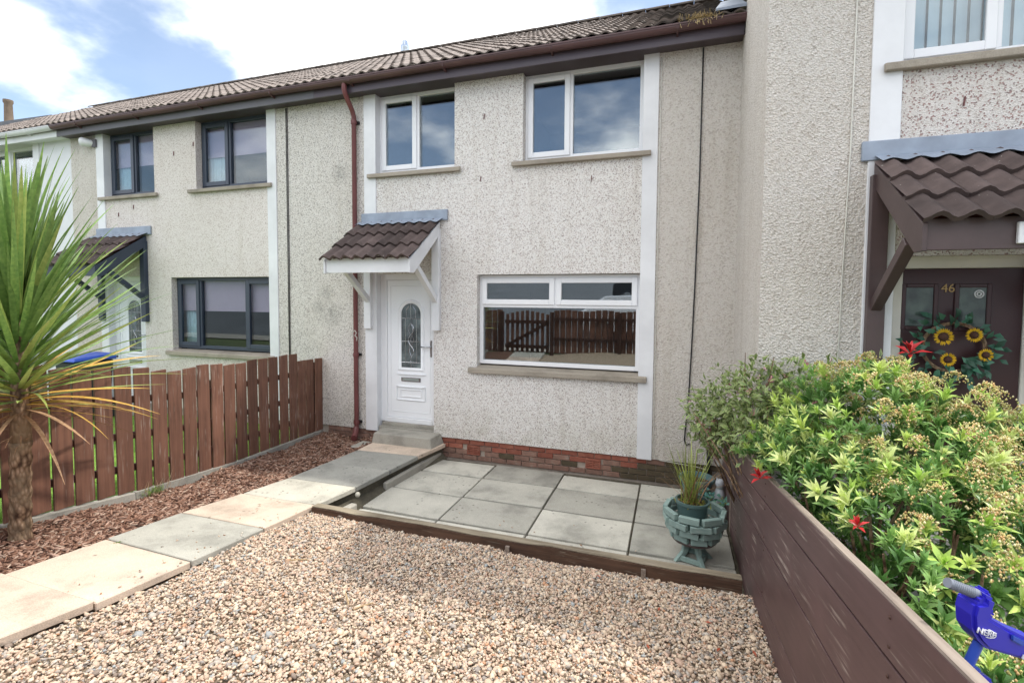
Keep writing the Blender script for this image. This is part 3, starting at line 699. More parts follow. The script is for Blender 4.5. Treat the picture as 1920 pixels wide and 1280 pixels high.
    a, b, c, d = dx0 + ft + .037, dx1 - ft - .002, fz0 + .078, fz1 - .102
    if st['door'] == 'white':
        dr = MB().box(a, b, y + .012, y + .055, c, d).build('door', 'door_white', h, bevel=.004)
        def ridge(x0, x1, z0, z1, w=.018, p=.012, nm='moulding'):
            q = MB(); yy = y + .012
            for (u0, u1, v0, v1) in ((x0, x0 + w, z0, z1), (x1 - w, x1, z0, z1), (x0 + w, x1 - w, z0, z0 + w), (x0 + w, x1 - w, z1 - w, z1)): q.box(u0, u1, yy - p, yy - .0005, v0, v1)
            return q.build(nm, 'door_white', dr, bevel=.005)
        cx = -3.776 + X; aw = .167; zb_, zs_ = -1.08, -.266
        def arch(r, zb2, n=16): return [(cx - r, zb2)] + [(cx - r * math.cos(math.pi * i / n), zs_ + r * math.sin(math.pi * i / n)) for i in range(n + 1)] + [(cx + r, zb2)]
        # raised arch surround
        o_, i_ = arch(aw + .06, zb_ - .05), arch(aw, zb_)
        q = MB(); n = len(o_); yy = y + .012
        for lo, hi in ((o_, i_),):
            q.add([(p[0], yy - .001, p[1]) for p in lo] + [(p[0], yy - .020, p[1]) for p in [( (u[0] * .65 + w_[0] * .35), (u[1] * .65 + w_[1] * .35)) for u, w_ in zip(lo, hi)]] + [(p[0], yy - .004, p[1]) for p in hi],
                  [(i, i + 1, n + i + 1, n + i) for i in range(n - 1)] + [(n + i, n + i + 1, 2 * n + i + 1, 2 * n + i) for i in range(n - 1)] + [(n - 1, 0, n, 2 * n - 1), (2 * n - 1, n, 2 * n, 3 * n - 1)])
        q.build('glazing_bead', 'door_white', dr, smooth='auto')
        q = MB(); q.prism(arch(aw - .001, zb_ + .001), 'y', yy - .003, yy - .0008); gp = q.build('pane', 'door_glass', dr)
        q = MB(); yl = yy - .004
        def came(pts, r=.0045): q.tube([(cx + u, yl, z) for u, z in pts], r, 5, False)
        came([(-aw, -.33), (aw, -.33)]); came([(-aw, -.68), (aw, -.68)]); came([(-aw, -1.0), (aw, -1.0)]); came([(-.095, -.33), (-.095, -1.0)]); came([(.095, -.33), (.095, -1.0)]); came([(0, -.10), (0, -.33)]); came([(0, -1.0), (0, -1.08)])
        came([(-.085 * math.sin(math.pi * t), -.33 + .02 * 0 - .0 + t * .22) if 0 else (-.08, -.33 + .0)] + [(-.08, -.2), (-.03, -.14)]); came([(.08, -.33), (.08, -.2), (.03, -.14)])
        N = 24
        for sgn in (-1, 1):
            came([(sgn * .048 * math.sin(3 * math.pi * t), -.40 - .52 * t) for t in [i / N for i in range(N + 1)]])
            came([(sgn * .03 * math.sin(2 * math.pi * t + .3), -.42 - .5 * t) for t in [i / N for i in range(N + 1)]], .003)
        came([(0, -.92), (0, -.97), (-.022, -1.0), (0, -1.035), (.022, -1.0), (0, -.97)])
        q.build('leading', 'chrome', gp)
        ridge(-4.02 + X, -3.53 + X, -1.19, -1.172, .009, .02); ridge(a + .06, b - .03, c + .09, d - .09, .008, .007)
        ridge(-4.03 + X, -3.53 + X, -1.585, -1.36, .014, .018); ridge(-3.97 + X, -3.59 + X, -1.535, -1.41, .02, .012); ridge(-4.0 + X, -3.56 + X, -1.385, -1.365, .01, .024)
        lb = MB().box(-3.945 + X, -3.612 + X, yy - .014, yy - .0006, -1.296, -1.228).build('letterbox', 'chrome', dr, bevel=.006)
        MB().box(-3.92 + X, -3.637 + X, yy - .018, yy - .0145, -1.28, -1.243).build('flap', 'grey_plastic', lb, bevel=.002)
        hd = MB().box(-3.452 + X, -3.415 + X, yy - .014, yy - .0006, -.906, -.656).build('handle', 'chrome', dr, bevel=.006)
        MB().tube([(-3.433 + X, yy - .014, -.75), (-3.433 + X, yy - .05, -.75), (-3.46 + X, yy - .058, -.75), (-3.575 + X, yy - .058, -.752)], .010, 8).build('lever', 'chrome', hd, smooth=True)
    else:
        dr = MB().box(a, b, y + .012, y + .055, c, d).build('door', 'door_maroon', h, bevel=.004); yy = y + .012
        for u0, u1 in ((1.785, 1.968), (2.133, 2.306)):
            q = MB()
            for (e0, e1, v0, v1) in ((u0 - .03, u0, -.24, .13), (u1, u1 + .03, -.24, .13), (u0, u1, -.24, -.21), (u0, u1, .10, .13)): q.box(e0, e1, yy - .014, yy - .0006, v0, v1)
            q.build('moulding', 'door_maroon', dr, bevel=.004)
            MB().box(u0 + .001, u1 - .001, yy - .004, yy - .0008, -.209, .099).build('pane', 'door_glass_dark', dr)
            q = MB()
            for (e0, e1, v0, v1) in ((u0 - .03, u0, -1.7, -.9), (u1, u1 + .03, -1.7, -.9), (u0, u1, -1.7, -1.67), (u0, u1, -.93, -.9)): q.box(e0, e1, yy - .014, yy - .0006, v0, v1)
            q.build('moulding', 'door_maroon', dr, bevel=.004)
        me = text_mesh('46', .092, .003); me.materials.append(M_['brass'])
        inst('door_number', me, dr, (2.06, yy - .004, .092), (R(90), 0, 0))
        q = MB(); q.tube([(2.258 + .028 * math.cos(t), yy - .007, .049 + .028 * math.sin(t)) for t in [2 * math.pi * i / 24 for i in range(25)]], .005, 6); q.tube([(2.258 + .013 * math.cos(t), yy - .007, .049 + .013 * math.sin(t)) for t in [2 * math.pi * i / 24 for i in range(25)]], .005, 6)
        q.build('round_sticker', 'paint_white', dr)
    # step and threshold
    s = MB(); s.hexa([(-4.19 + X, Y - .34, -2.17), (-3.20 + X, Y - .34, -2.17), (-3.16 + X, Y - .001, -2.17), (-4.24 + X, Y - .001, -2.17)], [(-4.16 + X, Y - .315, -2.005), (-3.23 + X, Y - .315, -2.005), (-3.22 + X, Y - .001, -2.005), (-4.2 + X, Y - .001, -2.005)])
    s.build('step', 'concrete', h, bevel=.012)
    MB().box(dx0 + .03, dx1, Y + .002, Y + dep - .002, -2.3, -1.99).build('step', 'concrete', h, bevel=.003)
    MB().box(dx0 + .06, dx1, Y + .045, Y + dep, -1.989, -1.936).build('threshold', 'concrete', h, bevel=.004)
    # brick plinth
    pl = MB().box(X0, X1, Y + .032, Y + .1, -2.6, ZB).build('plinth', 'mortar', h)
    if st.get('bricks'):
        bm_ = {k: MB().box(-.108, .108, 0, .03, -.0325, .0325).mesh('brick', k, bevel=.004) for k in ('brick_red', 'brick_worn', 'brick_mossy')}
        half = {k: MB().box(-.05, .05, 0, .03, -.0325, .0325).mesh('brick', k, bevel=.004) for k in ('brick_red', 'brick_worn', 'brick_mossy')}
        for r in range(4):
            z = ZB - .040 - r * .075; x = X0 + .113 + (.1125 if r % 2 else 0)
            if r % 2: inst('brick', half['brick_worn'], pl, (X0 + .052, Y + .012, z))
            while x < X1 - .1:
                lx = x - X
                if not (-4.3 < lx < -3.33 or (r in (1, 2) and any(abs(lx - v) < .10 for v in VENTS))):
                    k = 'brick_red' if r < 2 and lx > -3.4 else 'brick_worn'
                    if lx > -.38: k = 'brick_mossy' if random.random() < .8 else 'brick_worn'
                    elif r >= 2 and random.random() < .25: k = 'brick_mossy'
                    elif r == 1 and random.random() < .3: k = 'brick_worn'
                    inst('brick', bm_[k], pl, (x, Y + .012 + random.uniform(-.003, .003), z + random.uniform(-.002, .002)))
                x += .225
        for v in VENTS:
            q = MB(); x0, x1, z0, z1 = v - .1, v + .1, -2.28, -2.142
            q.box(x0, x1, Y + .016, Y + .031, z0, z1)
            for i in range(6):
                zz = z0 + .011 + i * .0235
                q.box(x0, x1, Y + .002, Y + .0158, zz - .008, zz + .008) if i in (0, 5) else None
                if i not in (0, 5):
                    pass
            for i in range(5):
                zz = z0 + .022 + i * .0235; q.box(x0 + .008, x1 - .008, Y + .004, Y + .0158, zz - .0065, zz + .0065)
            for xx in (x0 + .006, v, x1 - .006): q.box(xx - .006, xx + .006, Y + .001, Y + .0157, z0 + .02, z1 - .02)
            q.build('air_brick', 'brick_red', pl)
    return h
VENTS = (-2.70, -.975)
mg = NT('door_glass'); co = mg.coord(); mg.color(mg.ramp(mg.noise(co, 5, 3), [(.35, s2l('3a4042')), (.6, s2l('6b7678')), (.75, s2l('8d9a9a'))])); mg.rough(.12); mg.spec(.8); mg.bump(mg.noise(co, 60, 3), .25, .004); M_['door_glass'] = mg.m
mg = NT('door_glass_dark'); co = mg.coord(); mg.color(mg.ramp(mg.noise(co, 9, 4), [(.35, s2l('3b4444')), (.7, s2l('5b6a62'))])); mg.rough(.15); mg.spec(.8); mg.bump(mg.noise(co, 40, 3), .2, .004); M_['door_glass_dark'] = mg.m

hc = build_house('middle', 0, 0, dict(label='middle terraced house with white door, white windows and white-fronted tiled canopy', frame='upvc', trim='paint_white', panel='dash_speckled', left='dash_grey', right='dash_beige',
    lower='two', soffit='soffit_brown', fascia='fascia_brown', gutter='gutter_brown', canopy='paint_white', door='white', door_frame='upvc', bricks=True, moss=True))
hl = build_house('left', -5.95, 0, dict(label='beige terraced house left of the middle one with dark grey window frames and navy canopy', frame='upvc_dark', trim='paint_white', panel='dash_pale', left='dash_beige', right='dash_grey',
    lower='three', glass='glass_soft', soffit='soffit_brown', fascia='fascia_grey', gutter='gutter_brown', canopy='timber_navy', door='white', door_frame='upvc', bricks=False))
hw = build_house('white', -11.9, 0, dict(label='white painted terraced house at the far left with white gutter', frame='upvc', trim='paint_white', panel='wall_white', left='wall_white', right='wall_white',
    lower='two', soffit='paint_white', fascia='paint_white', gutter='gutter_white', canopy='paint_white', door='white', door_frame='upvc', bricks=False))
hn = build_house('right', 5.95, -1.76, dict(label='terraced house on the right standing forward, with brown canopy and dark door', frame='upvc', trim='paint_white', panel='dash_red', left='dash_beige', right='dash_beige',
    lower='two', soffit='soffit_brown', fascia='fascia_brown', gutter='gutter_brown', canopy='timber_brown', door='maroon', door_frame='paint_cream', bricks=False, hidden_roof=True, glass='glass_soft', **{'return': True}))

# blinds and curtains
def blind(h, x0, x1, z0, z1, y, mat, name='roller_blind'): return MB().box(x0, x1, y, y + .008, z0, z1).build(name, mat, h)
for a, b in ((-10.25, -8.95), (-7.93, -6.36)): blind(hl, a, b, 2.42, 3.0, .205, 'blind_pink')
blind(hl, -8.6, -6.36, -.28, .31, .195, 'blind_pink')
def curtain(h, x0, x1, z0, z1, y, mat):
    n = 24; m = MB(); xs = [x0 + (x1 - x0) * i / n for i in range(n + 1)]
    ys = [y + .02 * math.sin(i * 1.7) for i in range(n + 1)]
    for i in range(n): m.hexa([(xs[i], ys[i], z0), (xs[i + 1], ys[i + 1], z0), (xs[i + 1], ys[i + 1] + .004, z0), (xs[i], ys[i] + .004, z0)], [(xs[i], ys[i], z1), (xs[i + 1], ys[i + 1], z1), (xs[i + 1], ys[i + 1] + .004, z1), (xs[i], ys[i] + .004, z1)])
    return m.build('curtain', mat, h, smooth=True)
curtain(hl, -10.2, -9.75, 1.8, 2.5, .235, 'net_curtain'); curtain(hl, -7.9, -7.45, 1.8, 2.5, .235, 'net_curtain'); curtain(hl, -8.55, -8.1, -1.0, -.2, .235, 'net_curtain')
vb = bpy.data.objects.new('vertical_blind', None); vb.location = (2.2, -1.45, 1.8); link(vb, hn)
sm = MB().box(-.044, .044, 0, .003, 0, 1.2).mesh('slat', 'blind_white')
for k in range(15): inst('slat', sm, vb, (1.68 + k * .092, -1.47, 1.82), (0, 0, R(18)))
for k in range(18): inst('slat', sm, vb, (4.0 + k * .092, -1.47, 1.82), (0, 0, R(18)))

# middle house: downpipe, cables, meter tail, hooks
dp = MB().tube([(-4.64, -.285, 3.11), (-4.64, -.285, 3.02), (-4.64, -.25, 2.95), (-4.64, -.10, 2.78), (-4.64, -.062, 2.70), (-4.64, -.062, -2.0), (-4.64, -.07, -2.08), (-4.60, -.16, -2.16)], .036, 12).build('downpipe', 'pipe_red', hc, smooth='auto')
for z in (2.62, .95, -.9, -1.95):
    MB().lathe([(.044, -.03), (.046, -.02), (.046, .02), (.044, .03)], (-4.64, -.062, z), 14).build('pipe_collar', 'pipe_red', dp, smooth='auto')
    MB().box(-4.705, -4.575, -.03, -.002, z - .02, z + .02).build('pipe_clip', 'black_cable', dp)
MB().tube([(-4.64, -.07, -2.04), (-4.62, -.12, -2.11), (-4.56, -.24, -2.15)], .047, 12).build('pipe_shoe', 'pipe_red', dp, smooth='auto')
def cable(h, pts, r, mat): return MB().tube(pts, r, 6).build('cable', mat, h, smooth=True)
cable(hc, [(.275, -.012, 3.0), (.268, -.012, 1.5), (.245, -.012, .2), (.225, -.012, -.6), (.2, -.012, -1.3), (.17, -.014, -1.68), (.165, -.016, -1.77), (.19, -.02, -1.83), (.23, -.02, -1.81)], .009, 'black_cable')
cable(hc, [(-.2, -.012, 2.95), (-.205, -.01, .2), (-.208, -.01, -1.9), (-.19, -.012, -2.02), (-.12, -.012, -2.06), (.3, -.012, -2.09), (.45, -.012, -2.12)], .005, 'white_cable')
cable(hc, [(.72, -.2, 3.4), (.70, -.25, 3.1), (.69, -.27, 2.98)], .006, 'black_cable')
cable(hc, [(-4.71, -.01, 2.9), (-4.715, -.01, -1.9)], .005, 'white_cable')
for dxx in (0, .025): cable(hl, [(-5.965 + dxx, -.01, 3.0), (-5.968 + dxx, -.01, .4), (-5.975 + dxx * .6, -.01, -2.0)], .006, 'black_cable')
cable(hn, [(1.335, -1.772, 3.0), (1.325, -1.772, 1.2), (1.30, -1.772, .1), (1.28, -1.772, -1.9)], .006, 'white_cable')
mt = MB().box(.415, .478, -.05, -.003, -1.86, -1.60).build('cable_box', 'grey_plastic', hc, bevel=.01)
for k in range(3): MB().tube([(.43 + k * .017, -.03, -1.86), (.44 + k * .012, -.03, -2.0), (.432 + k * .016, -.03, -2.3)], .009, 6).build('lead_wire', 'black_cable', mt, smooth=True)
for x, z, h in ((-2.55, 2.5, hc), (-1.05, 1.55, hc), (-2.6, 1.65, hc), (-8.45, 2.5, hl), (-7.98, 2.62, hl), (-9.5, 1.62, hl), (2.05, 1.5, hn), (-9.9, 1.5, hl)):
    y = -1.76 if h is hn else 0
    MB().bar((x, y - .008, z - .035), (x + .006, y - .008, z + .035), .008, .012, (0, 1, 0)).build('wall_tie', 'pipe_red', h)
q = MB(); q.tube([(-4.70, -.05, -.56), (-4.73, -.06, -.55), (-4.735, -.06, -.58), (-4.71, -.06, -.60)], .008, 6); q.tube([(-4.66, -.1, -.55), (-4.63, -.1, -.52), (-4.6, -.1, -.56), (-4.63, -.1, -.6), (-4.59, -.1, -.63), (-4.6, -.1, -.68)], .007, 6)
q.build('bent_wire', 'white_cable', hc, smooth=True)
# white round fitting under the left house's eaves
wf = MB(); wf.tube([(-10.50, -.01, 2.86), (-10.56, -.06, 2.865), (-10.61, -.1, 2.87)], [.05, .075, .08], 16, False); wf.tube([(-10.61, -.1, 2.87), (-10.64, -.125, 2.873), (-10.66, -.14, 2.875)], [.082, .085, .07], 16, False)
wfo = wf.build('wall_fitting', 'paint_white', hl, smooth='auto')
MB().tube([(-10.60, -.07, 2.90), (-10.65, -.12, 2.875)], [.06, .05], 12).build('reflector', 'clay_pot', wfo)
MB().tube([(-10.62, -.13, 2.79), (-10.60, -.13, 2.70), (-10.58, -.13, 2.62)], .006, 5).build('loose_wire', 'white_cable', wfo)
MB().box(-10.5, -10.4, -.05, -.002, 2.78, 2.92).build('bracket', 'fascia_grey', wfo)
# house tile with number on the right canopy
cn = [c for c in hn.children if c.name.startswith('canopy')][0]
npl = MB().box(1.965, 2.135, -2.64, -2.6125, .345, .475).build('number_plaque', 'paint_white', cn, bevel=.004)
me = text_mesh('46', .12, .001); M_['ink_blue'] = mat_plain('ink_blue', s2l('3c46b4'), .5, .1); me.materials.append(M_['ink_blue'])
inst('plaque_digits', me, npl, (2.05, -2.6425, .408), (R(90), 0, 0))
# lead and dry grass at the roof's right end, steel flue on the ridge
rfc = [c for c in hc.children if c.name.startswith('roof')][0]
MB().hexa([(.38, -.33, 3.235), (.70, -.33, 3.235), (.70, .6, 3.80), (.5, .6, 3.80)], [(.38, -.33, 3.26), (.70, -.33, 3.27), (.70, .6, 3.85), (.5, .6, 3.83)]).build('lead_valley', 'lead', rfc)
m = MB()
for k in range(130):
    x = random.gauss(.22, .10); z = 3.2; L = random.uniform(.05, .16); a = random.uniform(-.6, .6)
    m.bar((x, -.33, z - .01), (x + L * a * .5, -.355 - random.random() * .03, z + L * random.uniform(-.9, .45)), .004, .003)
M_['dry_grass'] = mat_plain('dry_grass', s2l('b09c72'), .9, .2); tag(m.build('dry_grass', 'dry_grass', rfc), kind='stuff')
fl = MB(); fl.lathe([(.10, 0), (.10, .42), (.105, .43), (.105, .5), (.075, .52), (.075, .6), (.0, .6)], (-6.34, 4.3, 5.6), 16)
fl.build('flue', 'steel', [c for c in hl.children if c.name.startswith('roof')][0], smooth='auto')

# house further behind at the left
bh = thing('slate_house', (-25, 6, -2.3), 'white gabled house with dark slate roof and clay chimney pot behind the row', 'house')
MB().prism([(2.0, -2.3), (10.0, -2.3), (10.0, 4.6), (6.0, 6.6), (2.0, 4.6)], 'x', -34, -23.0).build('wall', 'wall_white', bh)
m = MB(); m.hexa([(-34.2, 1.5, 4.35), (-22.7, 1.5, 4.35), (-22.7, 6, 6.62), (-34.2, 6, 6.62)], [(-34.2, 1.5, 4.55), (-22.7, 1.5, 4.55), (-22.7, 6, 6.85), (-34.2, 6, 6.85)]); m.hexa([(-34.2, 6, 6.62), (-22.7, 6, 6.62), (-22.7, 10.5, 4.35), (-34.2, 10.5, 4.35)], [(-34.2, 6, 6.85), (-22.7, 6, 6.85), (-22.7, 10.5, 4.55), (-34.2, 10.5, 4.55)])
rb = m.build('roof', 'slate', bh); MB().lathe([(.15, 0), (.13, .8), (.16, .85), (.16, .95), (.1, .95)], (-25.3, 6, 6.75), 14).build('chimney_pot', 'clay_pot', rb, smooth='auto')

# ------------------------------------------------------------------ fences
lf = thing('picket_fence', (-5.35, -3.5, -2.2), 'brown vertical board fence on a concrete base left of the path', 'fence')
def fence_base(y): return -2.17 + .12 * max(0, -2.2 - y)
bm_ = [MB().prism([(-.077, 0), (.077, 0), (.077, 1.0 + random.uniform(-.006, .006)), (-.077, 1.0)], 'x', -.011, .011).mesh('board', 'fence_wood', bevel=.002) for _ in range(5)]
k = 0; y = -.085
while y > -6.95:
    hgt = 1.19 if y > -.62 else 1.315 + .03 * math.sin(k * 1.3)
    if y < -3.05: hgt += .03
    if y < -.62 and y > -1.5: hgt = 1.31
    inst('board', bm_[k % 5], lf, (-5.335 + random.uniform(-.004, .004), y, fence_base(y) + .035), (0, random.uniform(-.006, .006), R(random.uniform(-2, 2))), (1, 1, hgt - .035))
    y -= .179 + random.uniform(-.005, .005); k += 1
for dz in (.28, .62, 1.0):
    m = MB(); ys = list(np.linspace(-.02, -6.95, 24))
    for a, b in zip(ys, ys[1:]): m.bar((-5.372, a, fence_base(a) + dz), (-5.372, b, fence_base(b) + dz), .04, .07)
    m.build('rail', 'fence_rail', lf)
for yy in (-.12, -1.9, -3.7, -5.4, -6.9): box('post', 'fence_rail', lf, -5.47, -5.394, yy - .04, yy + .04, fence_base(yy) - .3, fence_base(yy) + 1.12)
ys = [-.02, -1.5, -2.9, -3.98, -5.2, -6.95]
for a, b in zip(ys, ys[1:]):
    a2, b2 = a - .008, b + .008; off = .06 if a < -2.8 else 0
    MB().hexa([(-5.36, b2, fence_base(b2) - .3), (-5.30 + off * .4, b2, fence_base(b2) - .3), (-5.30 + off * .4, a2, fence_base(a2) - .3), (-5.36, a2, fence_base(a2) - .3)],
              [(-5.36, b2, fence_base(b2) + .025), (-5.31 + off * .4, b2, fence_base(b2) + .025), (-5.31 + off * .4, a2, fence_base(a2) + .025), (-5.36, a2, fence_base(a2) + .025)]).build('base_board', 'concrete', lf, bevel=.006)

rf_ = thing('board_fence', (.62, -3.6, -2.3), 'dark brown painted horizontal board fence with scratches beside the gravel', 'fence')
def rtop(y): return -1.46 + .165 * (-1.13 - y)
edges = [(0, .165), (.172, .44), (.446, .81), (.816, 1.25)]
for i, (a, b) in enumerate(edges):
    y0, y1 = -1.05, -6.9
    g = .003
    MB().hexa([(.6, y1, rtop(y1) - b + g), (.63, y1, rtop(y1) - b + g), (.63, y0, rtop(y0) - b + g), (.6, y0, rtop(y0) - b + g)], [(.6 + .0015 * (i % 2), y1, rtop(y1) - a), (.63, y1, rtop(y1) - a), (.63, y0, rtop(y0) - a), (.6 + .0015 * (i % 2), y0, rtop(y0) - a)]).build('board', 'brown_board', rf_, bevel=.002)
MB().hexa([(.601, -6.9, rtop(-6.9) + .001), (.634, -6.9, rtop(-6.9) + .001), (.634, -1.05, rtop(-1.05) + .001), (.601, -1.05, rtop(-1.05) + .001)], [(.603, -6.9, rtop(-6.9) + .008), (.634, -6.9, rtop(-6.9) + .008), (.634, -1.05, rtop(-1.05) + .008), (.603, -1.05, rtop(-1.05) + .008)]).build('bare_top_edge', 'raw_edge', rf_)
for yy in (-1.02, -2.9, -4.8, -6.6): box('post', 'raw_edge' if yy > -1.1 else 'fence_rail', rf_, .598 if yy > -1.1 else .636, .70, yy - .03, yy + .045, -2.6, rtop(yy) + (.02 if yy > -1.1 else -.06), bevel=.005)
sm_ = MB().lathe([(0, .004), (.005, .003), (.006, 0)], (0, 0, 0), 8).mesh('screw', 'fence_rail', True)
for yy in (-1.5, -2.9, -4.8):
    for a, b in edges[:3]:
        for dd in (.04, b - a - .04): inst('screw', sm_, rf_, (.5995, yy, rtop(yy) - a - dd), (0, R(-90), 0))
box('end_board', 'brown_board', rf_, .605, .63, -.98, -.06, -2.45, -1.52, bevel=.003)

ff = thing('front_fence', (-1.2, -7.15, -1.8), 'brown vertical board fence along the street side, seen mirrored in the lower window', 'fence')
k = 0; x = -3.2
def front_board(x, o): inst('board', bm_[k % 5], o, (x, -7.1 + random.uniform(-.004, .004), -1.62), (0, 0, R(90)), (1, 1, 1.25 + .02 * math.sin(k)))
while x < .55: front_board(x, ff); x += .172; k += 1
x = -4.95
while x > -5.3: front_board(x, ff); x -= .172; k += 1
for z in (-1.2, -.62): box('rail', 'fence_rail', ff, -3.3, .6, -7.075, -7.035, z - .04, z + .04)
for x in (-4.86, -3.33, -1.4, .52): box('post', 'fence_rail', ff, x - .05, x + .05, -7.07, -6.975, -1.9, -.42)
gt = thing('garden_gate', (-4.1, -7.1, -1.7), 'brown wooden garden gate with diagonal brace at the end of the path', 'gate')
for k2 in range(9): inst('slat', bm_[k2 % 5], gt, (-4.72 + k2 * .155, -7.12, -1.62), (0, 0, R(90)), (1, .62, 1.13 + .1 * math.sin(math.pi * k2 / 8)))
for z in (-1.45, -.72): box('rail', 'fence_rail', gt, -4.79, -3.42, -7.1, -7.06, z - .05, z + .05)
MB().bar((-4.7, -7.075, -1.42), (-3.5, -7.075, -.76), .09, .04, (0, 1, 0)).build('brace', 'fence_rail', gt)

# ------------------------------------------------------------------ gravel and bark
ICO_V, ICO_F = [], []
t = (1 + 5 ** .5) / 2
ICO_V = np.array([(-1, t, 0), (1, t, 0), (-1, -t, 0), (1, -t, 0), (0, -1, t), (0, 1, t), (0, -1, -t), (0, 1, -t), (t, 0, -1), (t, 0, 1), (-t, 0, -1), (-t, 0, 1)]) / math.hypot(1, t)
ICO_F = np.array([(0, 11, 5), (0, 5, 1), (0, 1, 7), (0, 7, 10), (0, 10, 11), (1, 5, 9), (5, 11, 4), (11, 10, 2), (10, 7, 6), (7, 1, 8), (3, 9, 4), (3, 4, 2), (3, 2, 6), (3, 6, 8), (3, 8, 9), (4, 9, 5), (2, 4, 11), (6, 2, 10), (8, 6, 7), (9, 8, 1)])
def rand_rot(n, tilt):
    a = rng.uniform(0, 2 * np.pi, n); b = rng.normal(0, tilt, n); c = rng.normal(0, tilt, n)
    ca, sa, cb, sb, cc, sc_ = np.cos(a), np.sin(a), np.cos(b), np.sin(b), np.cos(c), np.sin(c)
    Rz = np.zeros((n, 3, 3)); Rz[:, 0, 0] = ca; Rz[:, 0, 1] = -sa; Rz[:, 1, 0] = sa; Rz[:, 1, 1] = ca; Rz[:, 2, 2] = 1
    Rx = np.zeros((n, 3, 3)); Rx[:, 0, 0] = 1; Rx[:, 1, 1] = cb; Rx[:, 1, 2] = -sb; Rx[:, 2, 1] = sb; Rx[:, 2, 2] = cb
    Ry = np.zeros((n, 3, 3)); Ry[:, 1, 1] = 1; Ry[:, 0, 0] = cc; Ry[:, 0, 2] = sc_; Ry[:, 2, 0] = -sc_; Ry[:, 2, 2] = cc
    return Rz @ Rx @ Ry
def stones(name, P, size, pal, probs, label):
    n = len(P); V0 = ICO_V[None] * (1 + rng.uniform(-.22, .22, (n, 12, 1)))
    S = size[:, None] * np.stack([rng.uniform(.75, 1.3, n), rng.uniform(.6, 1.0, n), rng.uniform(.32, .62, n)], 1)
    V = np.einsum('nij,nkj->nki', rand_rot(n, .45), V0 * S[:, None]) + P[:, None]
    F = (ICO_F[None] + 12 * np.arange(n)[:, None, None]).reshape(-1, 3)
    c = pal[rng.choice(len(pal), n, p=probs)] * rng.uniform(.78, 1.06, (n, 1)); c = c * .78 + np.array(s2l('c0ab99')) * .22
    me = np_mesh(name, V.reshape(-1, 3), F, 'stones', np.repeat(np.clip(c, 0, 1), 12, 0))
    o = bpy.data.objects.new(name, me); link(o); return tag(o, label, 'gravel', kind='stuff')
PAL = np.array([s2l('d6c2a8'), s2l('cdb6a0'), s2l('bca58f'), s2l('ccab96'), s2l('b5aea4'), s2l('8d8a86'), s2l('d8cdba'), s2l('9b7a5f'), s2l('6e625a'), s2l('93a0a5'), s2l('b98560')])
PRB = np.array([.22, .17, .14, .1, .1, .07, .07, .04, .04, .03, .02])
NG = 80000
gx = rng.uniform(-3.5, .6, NG); gyy = -2.46 - rng.uniform(0, 1, NG) ** 1.15 * 3.2
def edge_r(y): return np.interp(-y, [-p[1] for p in PR], [p[0] for p in PR])
keep = gx > edge_r(gyy) + .012; gx, gyy = gx[keep], gyy[keep]
gz_ = np.array([gravel_z(a, b) for a, b in zip(gx, gyy)]) + rng.uniform(-.012, .010, len(gx))
sz = np.clip(rng.lognormal(math.log(.0096), .36, len(gx)), .004, .030)
ns = 70; sy_ = -2.5 - rng.uniform(0, 1, ns) * 2.4; sx_ = edge_r(sy_) - rng.uniform(0, 1, ns) ** 2 * .5 - .01     # strays kicked onto the path
ns2 = 30; px2 = rng.uniform(-3.2, .5, ns2); py2 = rng.uniform(-2.3, -1.5, ns2)                                   # and over the sleeper
gx = np.concatenate([gx, sx_, px2]); gyy = np.concatenate([gyy, sy_, py2]); gz_ = np.concatenate([gz_, [path_z(v) + .006 for v in sy_], np.full(ns2, -2.354)]); sz = np.concatenate([sz, rng.uniform(.005, .011, ns + ns2)])
stones('gravel', np.stack([gx, gyy, gz_], 1), sz, PAL, PRB, 'loose mixed pink, cream and grey gravel in front of the slabs')

NB = 15000
bx = rng.uniform(-5.29, -4.18, NB); by = -.03 - rng.uniform(0, 1, NB) * 5.8
keep = bx < np.interp(-by, [-p[1] for p in PL], [p[0] for p in PL]) - .005; bx, by = bx[keep], by[keep]; n = len(bx)
bz = np.array([mulch_z(a, b) for a, b in zip(bx, by)]) + rng.uniform(-.006, .012, n)
L_ = rng.uniform(.014, .048, n); W_ = rng.uniform(.004, .010, n); T_ = rng.uniform(.002, .005, n)
BV = np.array([(-1, -1, -1), (1, -.6, -1), (1, .6, -1), (-1, 1, -1), (-1, -1, 1), (1, -.6, 1), (1, .6, 1), (-1, 1, 1)], float)
BF = np.array([(3, 2, 1, 0), (4, 5, 6, 7), (0, 1, 5, 4), (1, 2, 6, 5), (2, 3, 7, 6), (3, 0, 4, 7)])
V = np.einsum('nij,nkj->nki', rand_rot(n, .25), BV[None] * np.stack([L_, W_, T_], 1)[:, None]) + np.stack([bx, by, bz], 1)[:, None]
F = (BF[None] + 8 * np.arange(n)[:, None, None]).reshape(-1, 4)
bp = np.array([s2l('9c7b69'), s2l('856453'), s2l('ad9080'), s2l('6d4f42'), s2l('b7a08e'), s2l('5a4238')])
bc = bp[rng.choice(6, n, p=[.27, .24, .16, .16, .07, .1])] * rng.uniform(.75, 1.2, (n, 1))
link(tag(bpy.data.objects.new('bark_mulch', np_mesh('bark_mulch', V.reshape(-1, 3), F, 'bark', np.repeat(bc, 8, 0))), 'reddish brown bark chips between fence and path', 'mulch', kind='stuff'))

